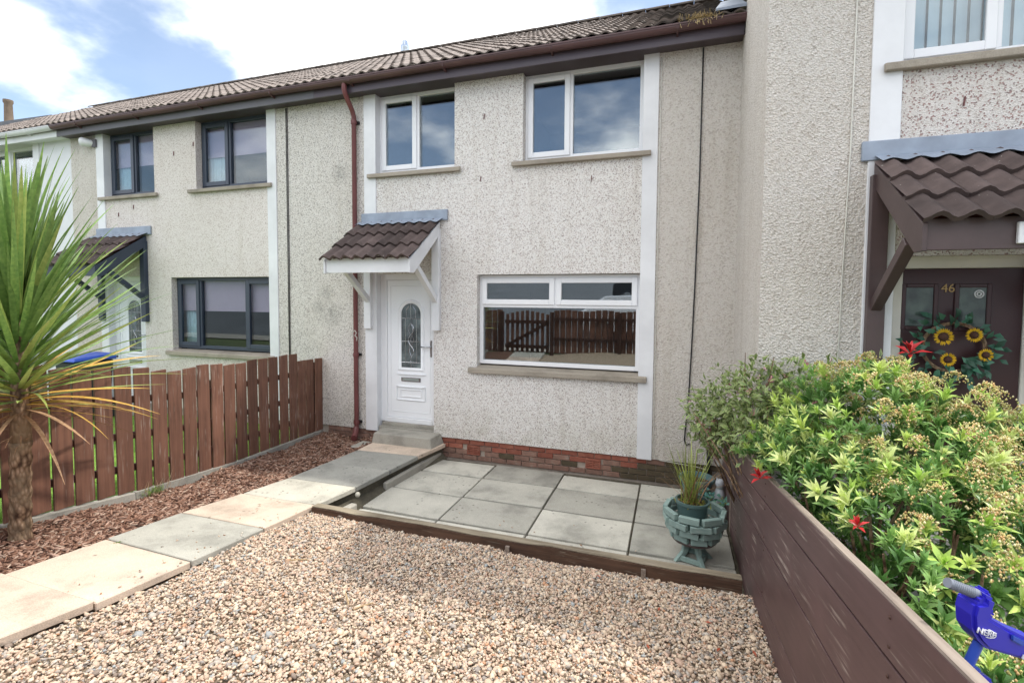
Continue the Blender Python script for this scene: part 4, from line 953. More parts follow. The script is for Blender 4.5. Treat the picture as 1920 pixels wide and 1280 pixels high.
# ------------------------------------------------------------------ leaf batches
def leaf_batch(P, D, U, L, W, C, bend=.12, C2=None):
    """folded five-vertex leaves: base P, direction D, face normal U"""
    n = len(P); D = D / np.linalg.norm(D, axis=1, keepdims=True); S = np.cross(D, U); S /= np.linalg.norm(S, axis=1, keepdims=True) + 1e-9; N = np.cross(S, D)
    L = L[:, None]; W = W[:, None]
    mid = P + D * L * .52 + N * L * bend
    V = np.stack([P, mid + S * W * .5 + N * W * .12, mid, mid - S * W * .5 + N * W * .12, P + D * L - N * L * bend * .6], 1)
    F = (np.array([(0, 1, 2), (0, 2, 3), (1, 4, 2), (2, 4, 3)])[None] + 5 * np.arange(n)[:, None, None]).reshape(-1, 3)
    CC = np.repeat(C[:, None], 5, 1)
    if C2 is not None: CC[:, 1] = C2; CC[:, 3] = C2; CC[:, 4] = C2 * .5 + C * .5
    return V.reshape(-1, 3), F, CC.reshape(-1, 3)
def merge(parts):
    V, F, C, o = [], [], [], 0
    for v, f, c in parts: V.append(v); F.append(f + o); C.append(c); o += len(v)
    return np.concatenate(V), np.concatenate(F), np.concatenate(C)
def unit(n):
    v = rng.normal(size=(n, 3)); return v / np.linalg.norm(v, axis=1, keepdims=True)
def rosettes(C, A, nl, L, W, cols, spread=1.0):
    """whorls of leaves at C about the axes A"""
    parts = []
    for c, a, col, l in zip(C, A, cols, L):
        k = rng.integers(nl[0], nl[1]); a = a / np.linalg.norm(a)
        u = np.cross(a, (0.3, .2, .9)); u /= np.linalg.norm(u); w = np.cross(a, u)
        th = np.arange(k) * 2.399 + rng.uniform(0, 6); el = np.linspace(.15, 1.15, k) * spread + rng.normal(0, .12, k)
        D = (np.cos(th) * np.sin(el))[:, None] * u + (np.sin(th) * np.sin(el))[:, None] * w + np.cos(el)[:, None] * a
        U = a[None] - D * (D @ a)[:, None] + .001
        cc = col[None] * rng.uniform(.75, 1.25, (k, 1))
        parts.append(leaf_batch(np.repeat(c[None], k, 0) - a * .015 * np.arange(k)[:, None] / k, D, U, l * rng.uniform(.75, 1.15, k), W * l / .08 * rng.uniform(.8, 1.2, k), cc, .10))
    return merge(parts)

# pieris
pb = thing('pieris_shrub', (1.25, -3.2, -1.95), 'large glossy pieris shrub with cream flower tassels and red shoots above the brown fence', 'shrub')
lobes = [((1.18, -2.95, -1.0), (.58, .75, .60)), ((1.60, -2.95, -1.15), (.56, .60, .56)), ((.88, -3.2, -1.22), (.36, .62, .38)), ((1.18, -3.72, -1.17), (.42, .46, .40)), ((.86, -3.95, -1.25), (.26, .55, .30)), ((.84, -2.35, -1.25), (.30, .45, .36)), ((1.0, -4.55, -1.35), (.22, .30, .22))]
Cc, Aa, Ll, colr, fl_c, fl_a = [], [], [], [], [], []
for ci, (c, r) in enumerate(lobes):
    c = np.array(c); r = np.array(r); n = int(760 * (r[0] * r[1] + r[0] * r[2] + r[1] * r[2]))
    d = unit(n); rad = rng.uniform(.72, 1.04, n); bumpy = 1 + .12 * np.sin(d[:, 0] * 7 + ci) * np.sin(d[:, 1] * 6 + 2 * ci)
    p = c + d * r * (rad * bumpy)[:, None]
    for q, dd, rr in zip(p, d, rad):
        inside = any((((q - np.array(c2)) / np.array(r2)) ** 2).sum() < .5 for j, (c2, r2) in enumerate(lobes) if j != ci)
        if inside or q[0] < .62 or q[2] < -1.75 or (q[0] < .76 and q[2] < rtop(q[1]) + .05): 
            if not (q[0] > .50 and q[1] > -3.35 and q[2] > rtop(q[1]) + .04): continue
        Cc.append(q); Aa.append(dd * .8 + np.array((0, 0, .75))); Ll.append(rng.uniform(.042, .10))
        young = rr > .90 and dd[2] > -.2 and rng.random() < .7
        if young: colr.append(np.array(s2l(['c6d977', 'b3d068', 'd6e296'][rng.integers(3)])))
        else: colr.append(np.array(s2l(['6a9150', '55803f', '7ba358', '8cb264'][rng.integers(4)])))
        if rr > .86 and dd[2] > .05 and q[0] > .95 and rng.random() < .38: fl_c.append(q); fl_a.append(dd)
V, F, CL = rosettes(np.array(Cc), np.array(Aa), (10, 16), Ll, .019, colr)
link(tag(bpy.data.objects.new('foliage', np_mesh('foliage', V, F, 'leaves', CL)), kind='stuff'), pb)
OCT_V = np.array([(1, 0, 0), (-1, 0, 0), (0, 1, 0), (0, -1, 0), (0, 0, 1), (0, 0, -1)], float)
OCT_F = np.array([(0, 2, 4), (2, 1, 4), (1, 3, 4), (3, 0, 4), (2, 0, 5), (1, 2, 5), (3, 1, 5), (0, 3, 5)])
bp_, bc_ = [], []
cream = np.array([s2l('d3c48c'), s2l('c6b878'), s2l('cfab78'), s2l('b4b66e'), s2l('ded3a6')])
for q, dd in zip(fl_c, fl_a):
    for s_ in range(rng.integers(5, 9)):
        az = rng.uniform(0, 6.28); ln = rng.uniform(.06, .12); pt = q + dd * .05 + np.array((0, 0, .035))
        dv = np.array((math.cos(az) * .8, math.sin(az) * .8, .25))
        for i in range(14):
            f = (i + 1) / 14; pp = pt + dv * ln * f + np.array((0, 0, -.10 * f * f * ln / .1)) + rng.normal(0, .005, 3)
            bp_.append(pp); bc_.append(cream[rng.integers(5)] * rng.uniform(.8, 1.2))
bp_ = np.array(bp_); n = len(bp_); sz = rng.uniform(.0034, .0062, n)
V = (OCT_V[None] * sz[:, None, None] * np.array((1, 1, 1.3)) + bp_[:, None]).reshape(-1, 3); F = (OCT_F[None] + 6 * np.arange(n)[:, None, None]).reshape(-1, 3)
link(tag(bpy.data.objects.new('flower_tassels', np_mesh('flower_tassels', V, F, 'petals', np.repeat(np.array(bc_), 6, 0))), kind='stuff'), pb)
m = MB()
for k in range(34):
    c, r = lobes[k % len(lobes)]; e = Vector(c) + Vector(unit(1)[0]) * .45 * min(r) + Vector((0, 0, .1)); b = Vector((1.25 + random.uniform(-.2, .2), -3.25 + random.uniform(-.4, .4), -2.05))
    mid = (b + e) / 2 + Vector((random.uniform(-.1, .1), random.uniform(-.1, .1), -.08)); m.tube([b, mid, e], [.018, .012, .005], 6)
m.build('branches', 'palm_trunk', pb, smooth=True)
for (c, L) in (((.545, -3.02, -1.13), .085), ((1.42, -2.72, -.33), .10), ((.72, -4.15, -.90), .05)):
    v, f, cl = rosettes(np.array([c]), np.array([(-.25, -.35, .9)]), (11, 13), [L], .022, [np.array(s2l('c22f33'))], 1.25)
    link(tag(bpy.data.objects.new('red_shoot', np_mesh('red_shoot', v, f, 'leaves', cl)), 'bright red young leaves'), pb)

# variegated weigela
wg = thing('weigela_shrub', (.86, -1.45, -2.1), 'variegated shrub with cream-edged leaves and small pink flowers against the forward wall', 'shrub')
parts = []; bl_p = []
wl = [((.66, -1.35, -1.02), (.36, .42, .36)), ((.95, -2.0, -.86), (.34, .28, .34)), ((.36, -1.30, -1.12), (.22, .30, .26)), ((.70, -1.9, -.72), (.20, .2, .22)), ((1.3, -2.1, -.72), (.28, .22, .26)), ((.42, -1.2, -1.38), (.16, .25, .18)), ((.78, -1.95, -1.1), (.3, .25, .3))]
for ci, (c, r) in enumerate(wl):
    c = np.array(c); r = np.array(r); n = int(2700 * (r[0] * r[1] + r[0] * r[2] + r[1] * r[2]))
    d = unit(n); p = c + d * r * (rng.uniform(.45, 1.12, n) * (1 + .2 * np.sin(d[:, 0] * 8 + ci) * np.sin(d[:, 2] * 9)))[:, None]
    ok = ~((p[:, 0] > .69) & (p[:, 1] > -1.80)); ok &= p[:, 1] < -.9; p, d = p[ok], d[ok]; n = len(p)
    D = d * .7 + unit(n) * .8 + np.array((0, 0, -.1)); U = d * .5 + np.array((0, -.2, .8)) + unit(n) * .4
    gcol = np.array([s2l('5c7a3c'), s2l('6b8a45'), s2l('4a6635')])[rng.integers(0, 3, n)] * rng.uniform(.8, 1.2, (n, 1))
    ecol = np.array(s2l('b9c184')) * rng.uniform(.75, 1.1, (n, 1))
    parts.append(leaf_batch(p, D, U, rng.uniform(.055, .095, n), rng.uniform(.022, .036, n), gcol, .1, ecol))
    bl_p += [q for q, dd in zip(p, d) if rng.random() < .045 and dd[1] < .2]
V, F, CL = merge(parts)
link(tag(bpy.data.objects.new('foliage', np_mesh('foliage', V, F, 'leaves', CL)), kind='stuff'), wg)
bl_p = np.array(bl_p); parts = []
pk = np.array([s2l('e3c3c9'), s2l('e8d8da'), s2l('c98f93')])
for q in bl_p:
    n = 9; D = unit(n) + np.array((0, -.5, .3)); parts.append(leaf_batch(np.repeat(q[None], n, 0) + rng.normal(0, .008, (n, 3)), D, unit(n), rng.uniform(.018, .032, n), rng.uniform(.012, .02, n), pk[rng.integers(0, 3)][None] * rng.uniform(.85, 1.1, (n, 1))))
V, F, CL = merge(parts); link(tag(bpy.data.objects.new('flowers', np_mesh('flowers', V, F, 'petals', CL)), kind='stuff'), wg)
m = MB()
for k in range(22):
    c, r = wl[k % len(wl)]; e = Vector(c) + Vector(unit(1)[0]) * .3; e.x = min(e.x, .68) if e.y > -1.8 else e.x
    b = Vector((.66 if k % 2 else .8, -1.3 if k % 2 else -2.0, -2.1)); m.tube([b, (b + e) / 2 + Vector((0, -.05, .1)), e], [.010, .008, .003], 5)
m.build('stems', 'palm_trunk', wg, smooth=True)

# ------------------------------------------------------------------ cabbage palm
pt = thing('cabbage_palm', (-4.99, -4.0, -1.99), 'tall spiky cabbage palm with thick trunk in the bark bed at the left', 'palm')
m = MB(); tp = []
for i in range(26):
    f = i / 25; z = -2.03 + .86 * f; r = .070 - .004 * f + .010 * max(0, 1 - f * 5) + .006 * math.sin(f * 40)
    tp.append(((-4.99 + .07 * f, -4.0, z), r))
m.tube([p for p, _ in tp], [r for _, r in tp], 18); m.build('trunk', 'palm_trunk', pt, smooth=True)
MB().tube([(-4.92, -4, -1.2), (-4.90, -4, -.8), (-4.88, -4, -.35), (-4.87, -4, -.1)], [.066, .06, .05, .03], 12).build('stem', 'palm_trunk', pt, smooth=True)
def blade(L, W, droop, mat, nm='leaf'):
    n = 9; V = []; F = []
    for i in range(n + 1):
        f = i / n; w = W * (.55 + .45 * min(1, f * 4)) * (1 - f ** 2.6) + .0012; x = L * f; z = -droop * L * f * f
        V += [(x, -w, z + w * .30), (x, 0, z), (x, w, z + w * .30)]
    for i in range(n):
        a = 3 * i; F += [(a, a + 3, a + 4, a + 1), (a + 1, a + 4, a + 5, a + 2)]
    me = bpy.data.meshes.new(nm); me.from_pydata(V, [], F); me.materials.append(M_[mat])
    for p in me.polygons: p.use_smooth = True
    return me
BL = {(mt_, d): blade(1, .021, d, mt_) for mt_ in ('palm_green', 'palm_pale', 'palm_yellow', 'palm_dead') for d in (.02, .10, .22, .40)}
def add_leaf(parent, base, az, el, L, mt_, d, name='leaf', wide=1.0):
    o = inst(name, BL[(mt_, d)], parent, base, (0, 0, 0), (L, L * wide, L))
    o.rotation_euler = (Euler((0, -el, 0)).to_matrix().to_4x4()).to_euler()
    q = Euler((0, 0, az)).to_quaternion() @ Euler((0, -el, 0)).to_quaternion() @ Euler((random.uniform(-.5, .5), 0, 0)).to_quaternion()
    o.rotation_euler = q.to_euler(); return o
for k in range(299):
    f = k / 298                       # 0 = lowest, 1 = crown centre
    z = -.95 + 1.0 * f; az = k * 2.39996 + random.uniform(-.2, .2)
    el = R(-12 + 94 * f ** .62) + random.gauss(0, .10)
    L = random.uniform(.85, 1.12) * (1.0 + .12 * f)
    mt_ = 'palm_green'; d = random.choice([.02, .02, .10, .10])
    if f < .10: mt_ = random.choice(['palm_dead', 'palm_yellow', 'palm_dead', 'palm_pale']); d = random.choice([.22, .4, .1]); L *= .85
    elif f < .24: mt_ = random.choice(['palm_yellow', 'palm_pale', 'palm_green', 'palm_pale']); d = random.choice([.1, .22, .02])
    elif random.random() < .12: mt_ = 'palm_pale'
    add_leaf(pt, (-4.905 + .03 * math.cos(az), -4.0 + .03 * math.sin(az), z), az, el, L, mt_, d)
for k in range(30):                   # dead leaf bases round the neck
    az = k * 2.4; add_leaf(pt, (-4.92 + .058 * math.cos(az), -4 + .058 * math.sin(az), -1.2 + .25 * random.random()), az, R(random.uniform(-70, 35)), random.uniform(.06, .12), 'palm_dead', .22, 'leaf_base', 2.6)

# ------------------------------------------------------------------ planter, pots, figurine
pl = thing('planter', (.22, -1.80, -2.36), 'octagonal sage green planter of stacked wooden blocks on splayed legs', 'planter')
C0 = Vector((.22, -1.80, 0)); nside = 8
for r in range(4):
    rad = (.19, .22, .242, .24)[r]; z = -2.105 + r * .066
    for k in range(nside):
        a0 = (k + .5 * 0) * math.pi / 4 + R(10) + (r % 2) * R(22.5); half = rad * math.tan(math.pi / 8) * .86
        c = C0 + Vector((rad * math.cos(a0), rad * math.sin(a0), z)); tn = Vector((-math.sin(a0), math.cos(a0), 0))
        MB().bar(c - tn * half, c + tn * half, .042, .055).build('block', 'planter_paint', pl, bevel=.004)
MB().lathe([(0, 0), (.19, 0), (.2, .02), (.19, .035), (0, .035)], (.22, -1.8, -2.165), 16).build('bottom_board', 'timber_brown', pl, smooth='auto')
for k in range(4):
    a = R(45 + 90 * k) - R(18); d = Vector((math.cos(a), math.sin(a), 0)); tn = Vector((-d.y, d.x, 0))
    prof = [(.03, -2.14), (.12, -2.14), (.105, -2.20), (.11, -2.27), (.185, -2.358), (.125, -2.358), (.055, -2.27)]
    q = MB(); n = len(prof)
    vs = [C0 + d * p + tn * .018 + Vector((0, 0, z)) for p, z in prof] + [C0 + d * p - tn * .018 + Vector((0, 0, z)) for p, z in prof]
    q.add(vs, [tuple(range(n))[::-1], tuple(range(n, 2 * n))] + [(i, (i + 1) % n, n + (i + 1) % n, n + i) for i in range(n)]); q.build('leg', 'planter_paint', pl, bevel=.003)
for k in range(4):
    a, b = R(45 + 90 * k - 18), R(135 + 90 * k - 18)
    MB().bar(C0 + Vector((.135 * math.cos(a), .135 * math.sin(a), -2.33)), C0 + Vector((.135 * math.cos(b), .135 * math.sin(b), -2.33)), .022, .045).build('stretcher', 'planter_paint', pl, bevel=.003)
M_['pot_teal'] = mat_plain('pot_teal', s2l('4d6664'), .4, .15, 6)
gp = thing('flower_pot', (.2, -1.8, -2.12), 'dark green round pot with reedy grass sitting inside the block planter', 'plant pot')
MB().lathe([(.10, 0), (.135, .27), (.148, .275), (.148, .30), (.132, .30), (.128, .25), (0, .25)], (.2, -1.8, -2.11), 20).build('pot', 'pot_teal', gp, smooth='auto')
MB().lathe([(.127, .255), (.08, .268), (0, .272)], (.2, -1.8, -2.11), 14).build('soil', 'soil', gp, smooth=True)
REED = [blade(1, .009, d, 'reed', 'blade') for d in (.02, .08, .25)] + [blade(1, .008, d, 'palm_dead', 'blade') for d in (.1, .3)]
for k in range(85):
    az = random.uniform(0, 6.28); el = R(random.gauss(76, 10)); dead = random.random() < .25
    o = inst('grass_blade', REED[random.randrange(3, 5) if dead else random.randrange(3)], gp, (.185 + random.gauss(0, .03), -1.8 + random.gauss(0, .03), -1.85), (0, 0, 0), (1,) * 3)
    L = random.uniform(.28, .60); o.scale = (L, L * 1.2, L); el = el if not dead else R(random.uniform(30, 70))
    o.rotation_euler = (Euler((0, 0, az)).to_quaternion() @ Euler((0, -el, 0)).to_quaternion()).to_euler()
n = 160; P = np.stack([.2 + rng.normal(0, .06, n), -1.8 + rng.normal(0, .06, n), np.full(n, -1.845)], 1)
v, f, cl = leaf_batch(P, unit(n) * .6 + np.array((0, 0, .7)), unit(n), rng.uniform(.02, .05, n), rng.uniform(.008, .016, n), np.array([s2l('a5a352'), s2l('8c9448'), s2l('b0724e')])[rng.choice(3, n, p=[.5, .35, .15])])
link(tag(bpy.data.objects.new('ground_leaves', np_mesh('ground_leaves', v, f, 'leaves', cl)), kind='stuff'), gp)

p2 = thing('plant_pot', (.30, -.42, -2.36), 'wide blue-green rimmed pot by the wall behind the planter', 'plant pot')
M_['pot_blue'] = mat_plain('pot_blue', s2l('5b7a7c'), .45, .15, 6)
MB().lathe([(.12, 0), (.17, .24), (.195, .25), (.195, .285), (.172, .285), (.165, .22), (0, .22)], (.30, -.42, -2.36), 24).build('pot', 'pot_blue', p2, smooth='auto')
MB().lathe([(.166, .222), (.1, .232), (0, .235)], (.30, -.42, -2.36), 14).build('soil', 'soil', p2, smooth=True)
sc_ = thing('trailing_plant', (.42, -.75, -2.36), 'small trailing plant with round blue-green leaves beside the blue-green pot', 'plant')
n = 120; P = np.stack([.42 + rng.normal(0, .085, n), -.72 + rng.normal(0, .12, n), -2.26 + rng.uniform(-.06, .12, n)], 1)
v, f, cl = leaf_batch(P, unit(n) + np.array((0, -.3, .3)), unit(n) * .5 + np.array((0, -.3, .8)), rng.uniform(.035, .06, n), rng.uniform(.03, .05, n), np.array([s2l('5f918a'), s2l('7bb0a0'), s2l('5c8a68')])[rng.integers(0, 3, n)])
link(tag(bpy.data.objects.new('leaves', np_mesh('leaves', v, f, 'leaves', cl)), kind='stuff'), sc_)
m = MB()
for k in range(12): m.tube([(.42, -.7, -2.36), (.42 + random.gauss(0, .05), -.72 + random.gauss(0, .06), -2.28), (.42 + random.gauss(0, .1), -.72 + random.gauss(0, .1), -2.22)], .004, 5)
m.build('stems', 'reed', sc_)
fg = thing('figurine', (.545, -.50, -2.36), 'small pale grey cat figurine on the slabs against the brown fence', 'figurine')
M_['figurine_grey'] = mat_plain('figurine_grey', s2l('b4b8bd'), .6, .12, 20)
MB().lathe([(0, 0), (.062, 0), (.068, .02), (.066, .08), (.056, .15), (.042, .205), (.036, .225)], (.545, -.50, -2.36), 16).build('body', 'figurine_grey', fg, smooth=True)
hdg = MB().lathe([(.034, .222), (.046, .24), (.050, .265), (.044, .295), (.03, .312), (0, .316)], (.545, -.50, -2.36), 16).build('head', 'figurine_grey', fg, smooth=True)
for s_ in (-1, 1): MB().add([(.545 + s_ * .018, -.515, -2.062), (.545 + s_ * .046, -.51, -2.075), (.545 + s_ * .03, -.485, -2.068), (.545 + s_ * .036, -.503, -2.018)], [(0, 1, 3), (1, 2, 3), (2, 0, 3), (0, 2, 1)]).build('ear', 'figurine_grey', hdg)
MB().lathe([(.044, -.007), (.047, 0), (.044, .007)], (.545, -.50, -2.138), 16).build('collar', 'grey_plastic', fg, smooth=True)

# ------------------------------------------------------------------ wheelie bin, toy scooter, wreath
bn = thing('wheelie_bin', (-9.7, -.75, -2.15), 'wheelie bin with bright blue lid by the left house door', 'bin')
M_['bin_blue'] = mat_plain('bin_blue', s2l('3355b8'), .45, .06); M_['bin_dark'] = mat_plain('bin_dark', s2l('2e3136'), .5, .08)
MB().hexa([(-9.9, -.98, -2.08), (-9.5, -.98, -2.08), (-9.5, -.5, -2.08), (-9.9, -.5, -2.08)], [(-9.96, -1.06, -1.14), (-9.44, -1.06, -1.14), (-9.44, -.45, -1.14), (-9.96, -.45, -1.14)]).build('body', 'bin_dark', bn, bevel=.02)
ld = MB().hexa([(-10.0, -1.11, -1.13), (-9.4, -1.11, -1.13), (-9.4, -.42, -1.13), (-10.0, -.42, -1.13)], [(-9.97, -1.07, -1.075), (-9.43, -1.07, -1.075), (-9.43, -.42, -1.03), (-9.97, -.42, -1.03)]).build('lid', 'bin_blue', bn, bevel=.02)
MB().tube([(-9.95, -.39, -1.1), (-9.45, -.39, -1.1)], .018, 8).build('handle', 'bin_dark', bn)
for x in (-9.93, -9.47): MB().tube([(x - .025, -.5, -2.06), (x + .025, -.5, -2.06)], .1, 16).build('wheel', 'bin_dark', bn, smooth='auto')

ts = thing('toy_scooter', (.83, -4.85, -1.75), 'blue plastic toy scooter with grey ribbed handle behind the brown fence', 'toy')
M_['toy_blue'] = mat_plain('toy_blue', s2l('2e2ab0'), .3, .06, 3); M_['toy_blue2'] = mat_plain('toy_blue2', s2l('2f4fb0'), .3, .06, 3); M_['toy_grey'] = mat_plain('toy_grey', s2l('777c86'), .5, .08, 10)
SO = Vector((.752, -4.87, -.79)); AX = Vector((.50, .10, -.47)).normalized()
# frame: shroud outline in the (sx, sz) plane facing the camera
camr = Vector((math.cos(YAW), math.sin(YAW), 0)); cu_ = Vector((0, 0, 1)); cf = Vector((-math.sin(YAW), math.cos(YAW), 0))
S = 2.4e-4   # metres per zoomed pixel at the toy
def tp_(x, y, d=0): return SO + camr * ((x - 650) * S) - cu_ * ((y - 500) * S) + cf * d
def slab2d(poly, d0, d1, nm, mt_, par, bev=.004):
    q = MB(); n = len(poly); vs = [tp_(x, y, d0) for x, y in poly] + [tp_(x, y, d1) for x, y in poly]
    q.add(vs, [tuple(range(n))[::-1], tuple(range(n, 2 * n))] + [(i, (i + 1) % n, n + (i + 1) % n, n + i) for i in range(n)]); return q.build(nm, mt_, par, bevel=bev, seg=2)
bd = slab2d([(560, 385), (650, 380), (650, 290), (780, 350), (720, 545), (900, 650), (1090, 745), (1300, 830), (1300, 1060), (1000, 965), (700, 880), (620, 800), (550, 690), (530, 520)], -.03, .03, 'shroud', 'toy_blue', ts, .008)
slab2d([(920, 690), (1060, 760), (1050, 830), (920, 760)], -.036, -.0305, 'panel', 'toy_blue2', bd, .003); slab2d([(1060, 915), (1130, 945), (1110, 990), (1045, 960)], -.034, -.0305, 'white_square', 'paint_white', bd, .001)
slab2d([(1000, 450), (1060, 470), (1040, 640), (1120, 700), (1080, 760), (900, 650), (960, 620)], .05, .09, 'rear_shroud', 'toy_blue', ts, .006)
gr_ = MB().tube([tp_(350, 225), tp_(670, 350)], .0125, 14).build('grip', 'toy_grey', ts, smooth='auto')
for i in range(11): f = .1 + .07 * i; a = tp_(350, 225).lerp(tp_(670, 350), f); b = tp_(350, 225).lerp(tp_(670, 350), f + .03); MB().tube([a, b], .0136, 12).build('rib', 'toy_grey', gr_, smooth='auto')
MB().tube([tp_(720, 880), tp_(620, 1130)], .0115, 12).build('stem', 'toy_blue2', ts, smooth='auto'); slab2d([(570, 1110), (660, 1150), (800, 1230), (780, 1330), (560, 1190)], -.03, .03, 'foot', 'toy_blue', ts, .006)
MB().tube([tp_(680, 1180), tp_(760, 1500), tp_(900, 2600)], .014, 10).build('pole', 'toy_blue2', ts, smooth='auto')
me = text_mesh('NERF', .021, .0015); me.materials.append(M_['paint_white'])
lo = inst('lettering', me, bd, tp_(655, 682, -.0335), (R(90), 0, 0)); lo.rotation_euler = (Euler((0, 0, YAW)).to_quaternion() @ Euler((0, R(18), 0)).to_quaternion() @ Euler((R(90), 0, 0)).to_quaternion()).to_euler()
q = MB(); q.tube([tp_(672 + 92 * math.cos(t), 690 + 44 * math.sin(t) + 26 * math.cos(t), -.0318) for t in [-1.5 + 3.2 * i / 20 for i in range(21)]], .0014, 5); q.build('emblem', 'paint_white', bd)

wr = thing('door_wreath', (2.09, -1.69, -.60), 'leafy green wreath with yellow sunflowers hung on the dark door', 'wreath')
parts = []; n = 110; th = rng.uniform(0, 6.28, n); rr = rng.normal(.20, .045, n)
P = np.stack([2.09 + rr * np.cos(th) * 1.1, -1.69 - rng.uniform(0, .05, n), -.37 + rr * np.sin(th)], 1); o_ = np.stack([np.cos(th), np.full(n, -.25), np.sin(th)], 1)
v, f, cl = leaf_batch(P, o_ + unit(n) * .7 + np.array((0, -.2, 0)), np.tile((0., -1, .3), (n, 1)) + unit(n) * .3, rng.uniform(.06, .10, n), rng.uniform(.034, .05, n), np.array([s2l('37604a'), s2l('2c4f3e'), s2l('528a6e'), s2l('44705a')])[rng.integers(0, 4, n)])
link(tag(bpy.data.objects.new('leaves', np_mesh('leaves', v, f, 'leaves', cl)), kind='stuff'), wr)
MB().tube([(2.09 + .2 * math.cos(t), -1.70, -.37 + .19 * math.sin(t)) for t in [2 * math.pi * i / 30 for i in range(31)]], .014, 6).build('ring', 'palm_trunk', wr)
M_['sun_centre'] = mat_plain('sun_centre', s2l('4a2f22'), .9, .3, 60, .6, 200)
for x, z, s_ in ((1.995, -.285, .062), (2.185, -.265, .052), (2.262, -.415, .046), (2.03, -.46, .05)):
    n = 26; t_ = np.linspace(0, 6.28, n, endpoint=False) + rng.normal(0, .06, n)
    D = np.stack([np.cos(t_), np.full(n, -.25), np.sin(t_)], 1); P = np.array([[x, -1.77, z]]) + D * np.array((1, 0, 1)) * s_ * .5
    v, f, cl = leaf_batch(P, D, np.tile((0., -1, 0), (n, 1)), np.full(n, s_ * .62), np.full(n, s_ * .26), np.array(s2l('dcae28'))[None] * rng.uniform(.75, 1.15, (n, 1)))
    so = link(bpy.data.objects.new('sunflower', np_mesh('sunflower', v, f, 'petals', cl)), wr)
    q = MB(); q.lathe([(0, .016), (s_ * .3, .012), (s_ * .55, 0), (0, -.004)], (0, 0, 0), 16); me = q.mesh('flower_centre', 'sun_centre', True); inst('flower_centre', me, so, (x, -1.772, z), (R(90), 0, 0))

# ------------------------------------------------------------------ small things on the ground
LF = MB(); LF.add([(-.03, 0, 0), (0, .012, .006), (0, 0, .002), (0, -.012, .006), (.035, 0, .004)], [(0, 2, 1), (0, 3, 2), (1, 2, 4), (2, 3, 4)])
M_['red_leaf'] = mat_plain('red_leaf', s2l('9a4a30'), .6, .2, 20)
lfm = LF.mesh('fallen_leaf', 'red_leaf')
for x, y in ((-.52, -2.62), (.26, -3.05), (.52, -3.02), (.3, -3.35), (.5, -3.3), (-.1, -3.5), (-.05, -2.95)):
    o = inst('fallen_leaf', lfm, None, (x, y, gravel_z(x, y) + .014), (random.uniform(-.3, .3), random.uniform(-.3, .3), random.uniform(0, 6)), (.75,) * 3)
    tag(o, 'small curled reddish dead leaf lying on the gravel', 'leaf', 'dead leaves on the gravel')
M_['stick'] = mat_plain('stick', s2l('a58d6a'), .9, .2, 20)
for x, y, a, L, lab in ((-1.9, -3.75, .9, .13, 'pale twig pointing away on the sunlit gravel, right of a crossing twig'), (-2.05, -3.72, -.8, .15, 'pale twig lying crosswise on the sunlit gravel near the middle'), (-1.35, -3.9, -.6, .12, 'short twig at the bottom edge of the sunlit gravel'), (-2.75, -3.4, .4, .16, 'leftmost twig on the gravel, nearest the paved path')):
    z = gravel_z(x, y) + .014; o = MB().tube([(x - L / 2 * math.cos(a), y - L / 2 * math.sin(a), z), (x, y, z + .004), (x + L / 2 * math.cos(a), y + L / 2 * math.sin(a), z)], [.004, .006, .003], 6).build('twig', 'stick')
    tag(o, lab, 'twig', 'twigs on the gravel')
# grass tufts at the fence foot and in the slab joints, lawn blades behind the fence
def tuft(name, x, y, z, n, L, label, cols, spread=.05):
    P = np.stack([x + rng.normal(0, spread * .5, n), y + rng.normal(0, spread, n), np.full(n, z)], 1)
    v, f, cl = leaf_batch(P, rng.normal(0, .35, (n, 3)) + np.array((0, 0, 1)), unit(n), rng.uniform(.5, 1, n) * L, np.full(n, .005), cols[rng.integers(0, len(cols), n)])
    return link(tag(bpy.data.objects.new(name, np_mesh(name, v, f, 'leaves', cl)), label, 'grass', kind='stuff'))
gc = np.array([s2l('7fa04a'), s2l('9bb35c'), s2l('678c3c')])
tuft('grass_tuft', -5.27, -2.72, mulch_z(-5.27, -2.72), 90, .13, 'tuft of grass growing at the foot of the board fence', gc, .05)
tuft('weed_stalks', -5.27, -2.75, mulch_z(-5.27, -2.72), 26, .32, 'thin dry weed stalks against the board fence', np.array([s2l('b59a7c'), s2l('c3ad92')]), .12)
tuft('joint_moss', -4.2, -3.78, path_z(-3.78) - .01, 60, .02, 'green moss in the joint between two path slabs', gc, .02)
tuft('patio_weeds', -3.30, -1.75, -2.38, 120, .05, 'low weeds in the gap between path and slabs', np.array([s2l('5d6a3c'), s2l('74784a'), s2l('7b6a55')]), .16)
n = 9000; P = np.stack([-5.42 - rng.uniform(0, 1, n) ** 2 * 3.0, -rng.uniform(.2, 6.8, n), np.zeros(n)], 1); P[:, 2] = -2.17 + .12 * np.maximum(0, -2.3 - P[:, 1])
v, f, cl = leaf_batch(P, rng.normal(0, .4, (n, 3)) + np.array((0, 0, 1)), unit(n), rng.uniform(.05, .11, n), np.full(n, .008), gc[rng.integers(0, 3, n)] * 1.1)
link(tag(bpy.data.objects.new('lawn_grass', np_mesh('lawn_grass', v, f, 'leaves', cl)), 'bright green lawn behind the board fence', 'grass', kind='stuff'))

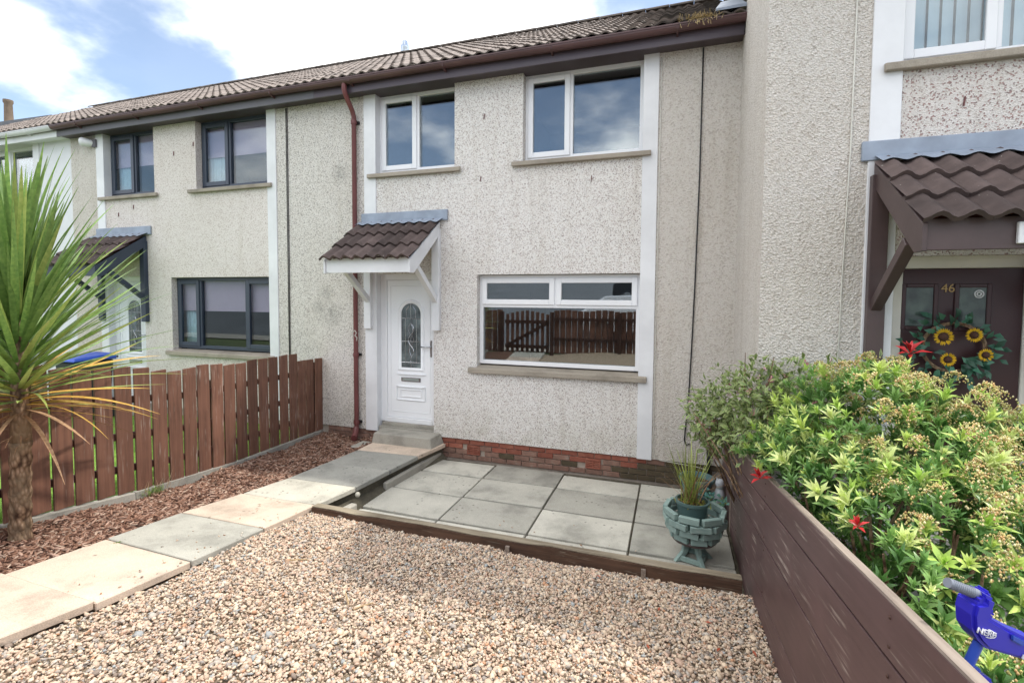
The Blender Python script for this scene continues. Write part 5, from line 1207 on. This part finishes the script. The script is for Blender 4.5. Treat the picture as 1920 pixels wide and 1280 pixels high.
# ------------------------------------------------------------------ cars on the street (seen mirrored)
def car(loc, rz, paint, label):
    t_ = thing('parked_car', loc, label, 'car', 'cars parked on the street')
    t_.rotation_euler = (0, 0, rz); W = .86
    prof = [(-2.0, .35), (-2.05, .62), (-1.95, .86), (-1.2, .95), (-.55, 1.40), (.2, 1.48), (1.2, 1.44), (1.85, 1.02), (2.02, .9), (2.05, .4), (1.9, .26), (-1.9, .26)]
    def loc2(m_): return m_
    q = MB(); n = len(prof); rows = [(-W, .0), (-W * .98, .0), (W * .98, 0), (W, 0)]
    vs = []
    for yy, ins in ((-W, .06), (-W * .82, 0), (W * .82, 0), (W, .06)):
        for x, z in prof:
            k = max(0, (z - .9)) * .28; vs.append((x * (1 - ins * .5), yy * (1 - k), z - ins * .25))
    fs = [tuple(range(n)), tuple(range(3 * n, 4 * n))[::-1]]
    for r in range(3):
        for i in range(n): fs.append((r * n + i, r * n + (i + 1) % n, (r + 1) * n + (i + 1) % n, (r + 1) * n + i))
    q.add(vs, fs); me = q.mesh('body', paint, 'auto', .03, 2)
    def child(nm, me_, par): o = bpy.data.objects.new(nm, me_); COL.objects.link(o); o.parent = par; return o
    b = child('body', me, t_)
    for s_ in (-1, 1):
        q = MB(); y = s_ * (W * .855); q.hexa([(-1.0, y, 1.0), (1.45, y, 1.0), (1.45, y + s_ * .02, 1.0), (-1.0, y + s_ * .02, 1.0)], [(-.5, y * .915, 1.34), (1.1, y * .915, 1.36), (1.1, y * .915 + s_ * .02, 1.36), (-.5, y * .915 + s_ * .02, 1.34)]); child('side_window', q.mesh('side_window', 'car_glass'), b)
        for x in (-1.25, 1.3):
            q = MB(); q.tube([(x, s_ * .70, .31), (x, s_ * .88, .31)], .31, 20); w = child('wheel', q.mesh('wheel', 'bin_dark', 'auto'), t_)
            q = MB(); q.tube([(x, s_ * .87, .31), (x, s_ * .892, .31)], .2, 14); child('rim', q.mesh('rim', 'chrome', 'auto'), w)
        q = MB(); q.box(-2.04, -1.9, s_ * .7 - .16, s_ * .7 + .1, .66, .80); child('headlight', q.mesh('headlight', 'chrome', bevel=.02), b)
    q = MB(); q.hexa([(-1.16, -.68, .97), (-1.16, .68, .97), (-1.14, .68, 1.0), (-1.14, -.68, 1.0)], [(-.60, -.6, 1.40), (-.60, .6, 1.40), (-.57, .6, 1.41), (-.57, -.6, 1.41)]); child('windscreen', q.mesh('windscreen', 'car_glass'), b)
    return t_
M_['car_glass'] = mat_plain('car_glass', s2l('2a3138'), .08, .05); M_['car_white'] = mat_plain('car_white', s2l('e3e5e8'), .2, .02); M_['car_dark'] = mat_plain('car_dark', s2l('26282c'), .2, .05)
car((-1.0, -10.6, -1.375), R(180), 'car_white', 'white car parked on the street, mirrored in the lower window')
car((-.9, -19.0, -.22), R(180), 'car_dark', 'dark car parked up the slope across the street')
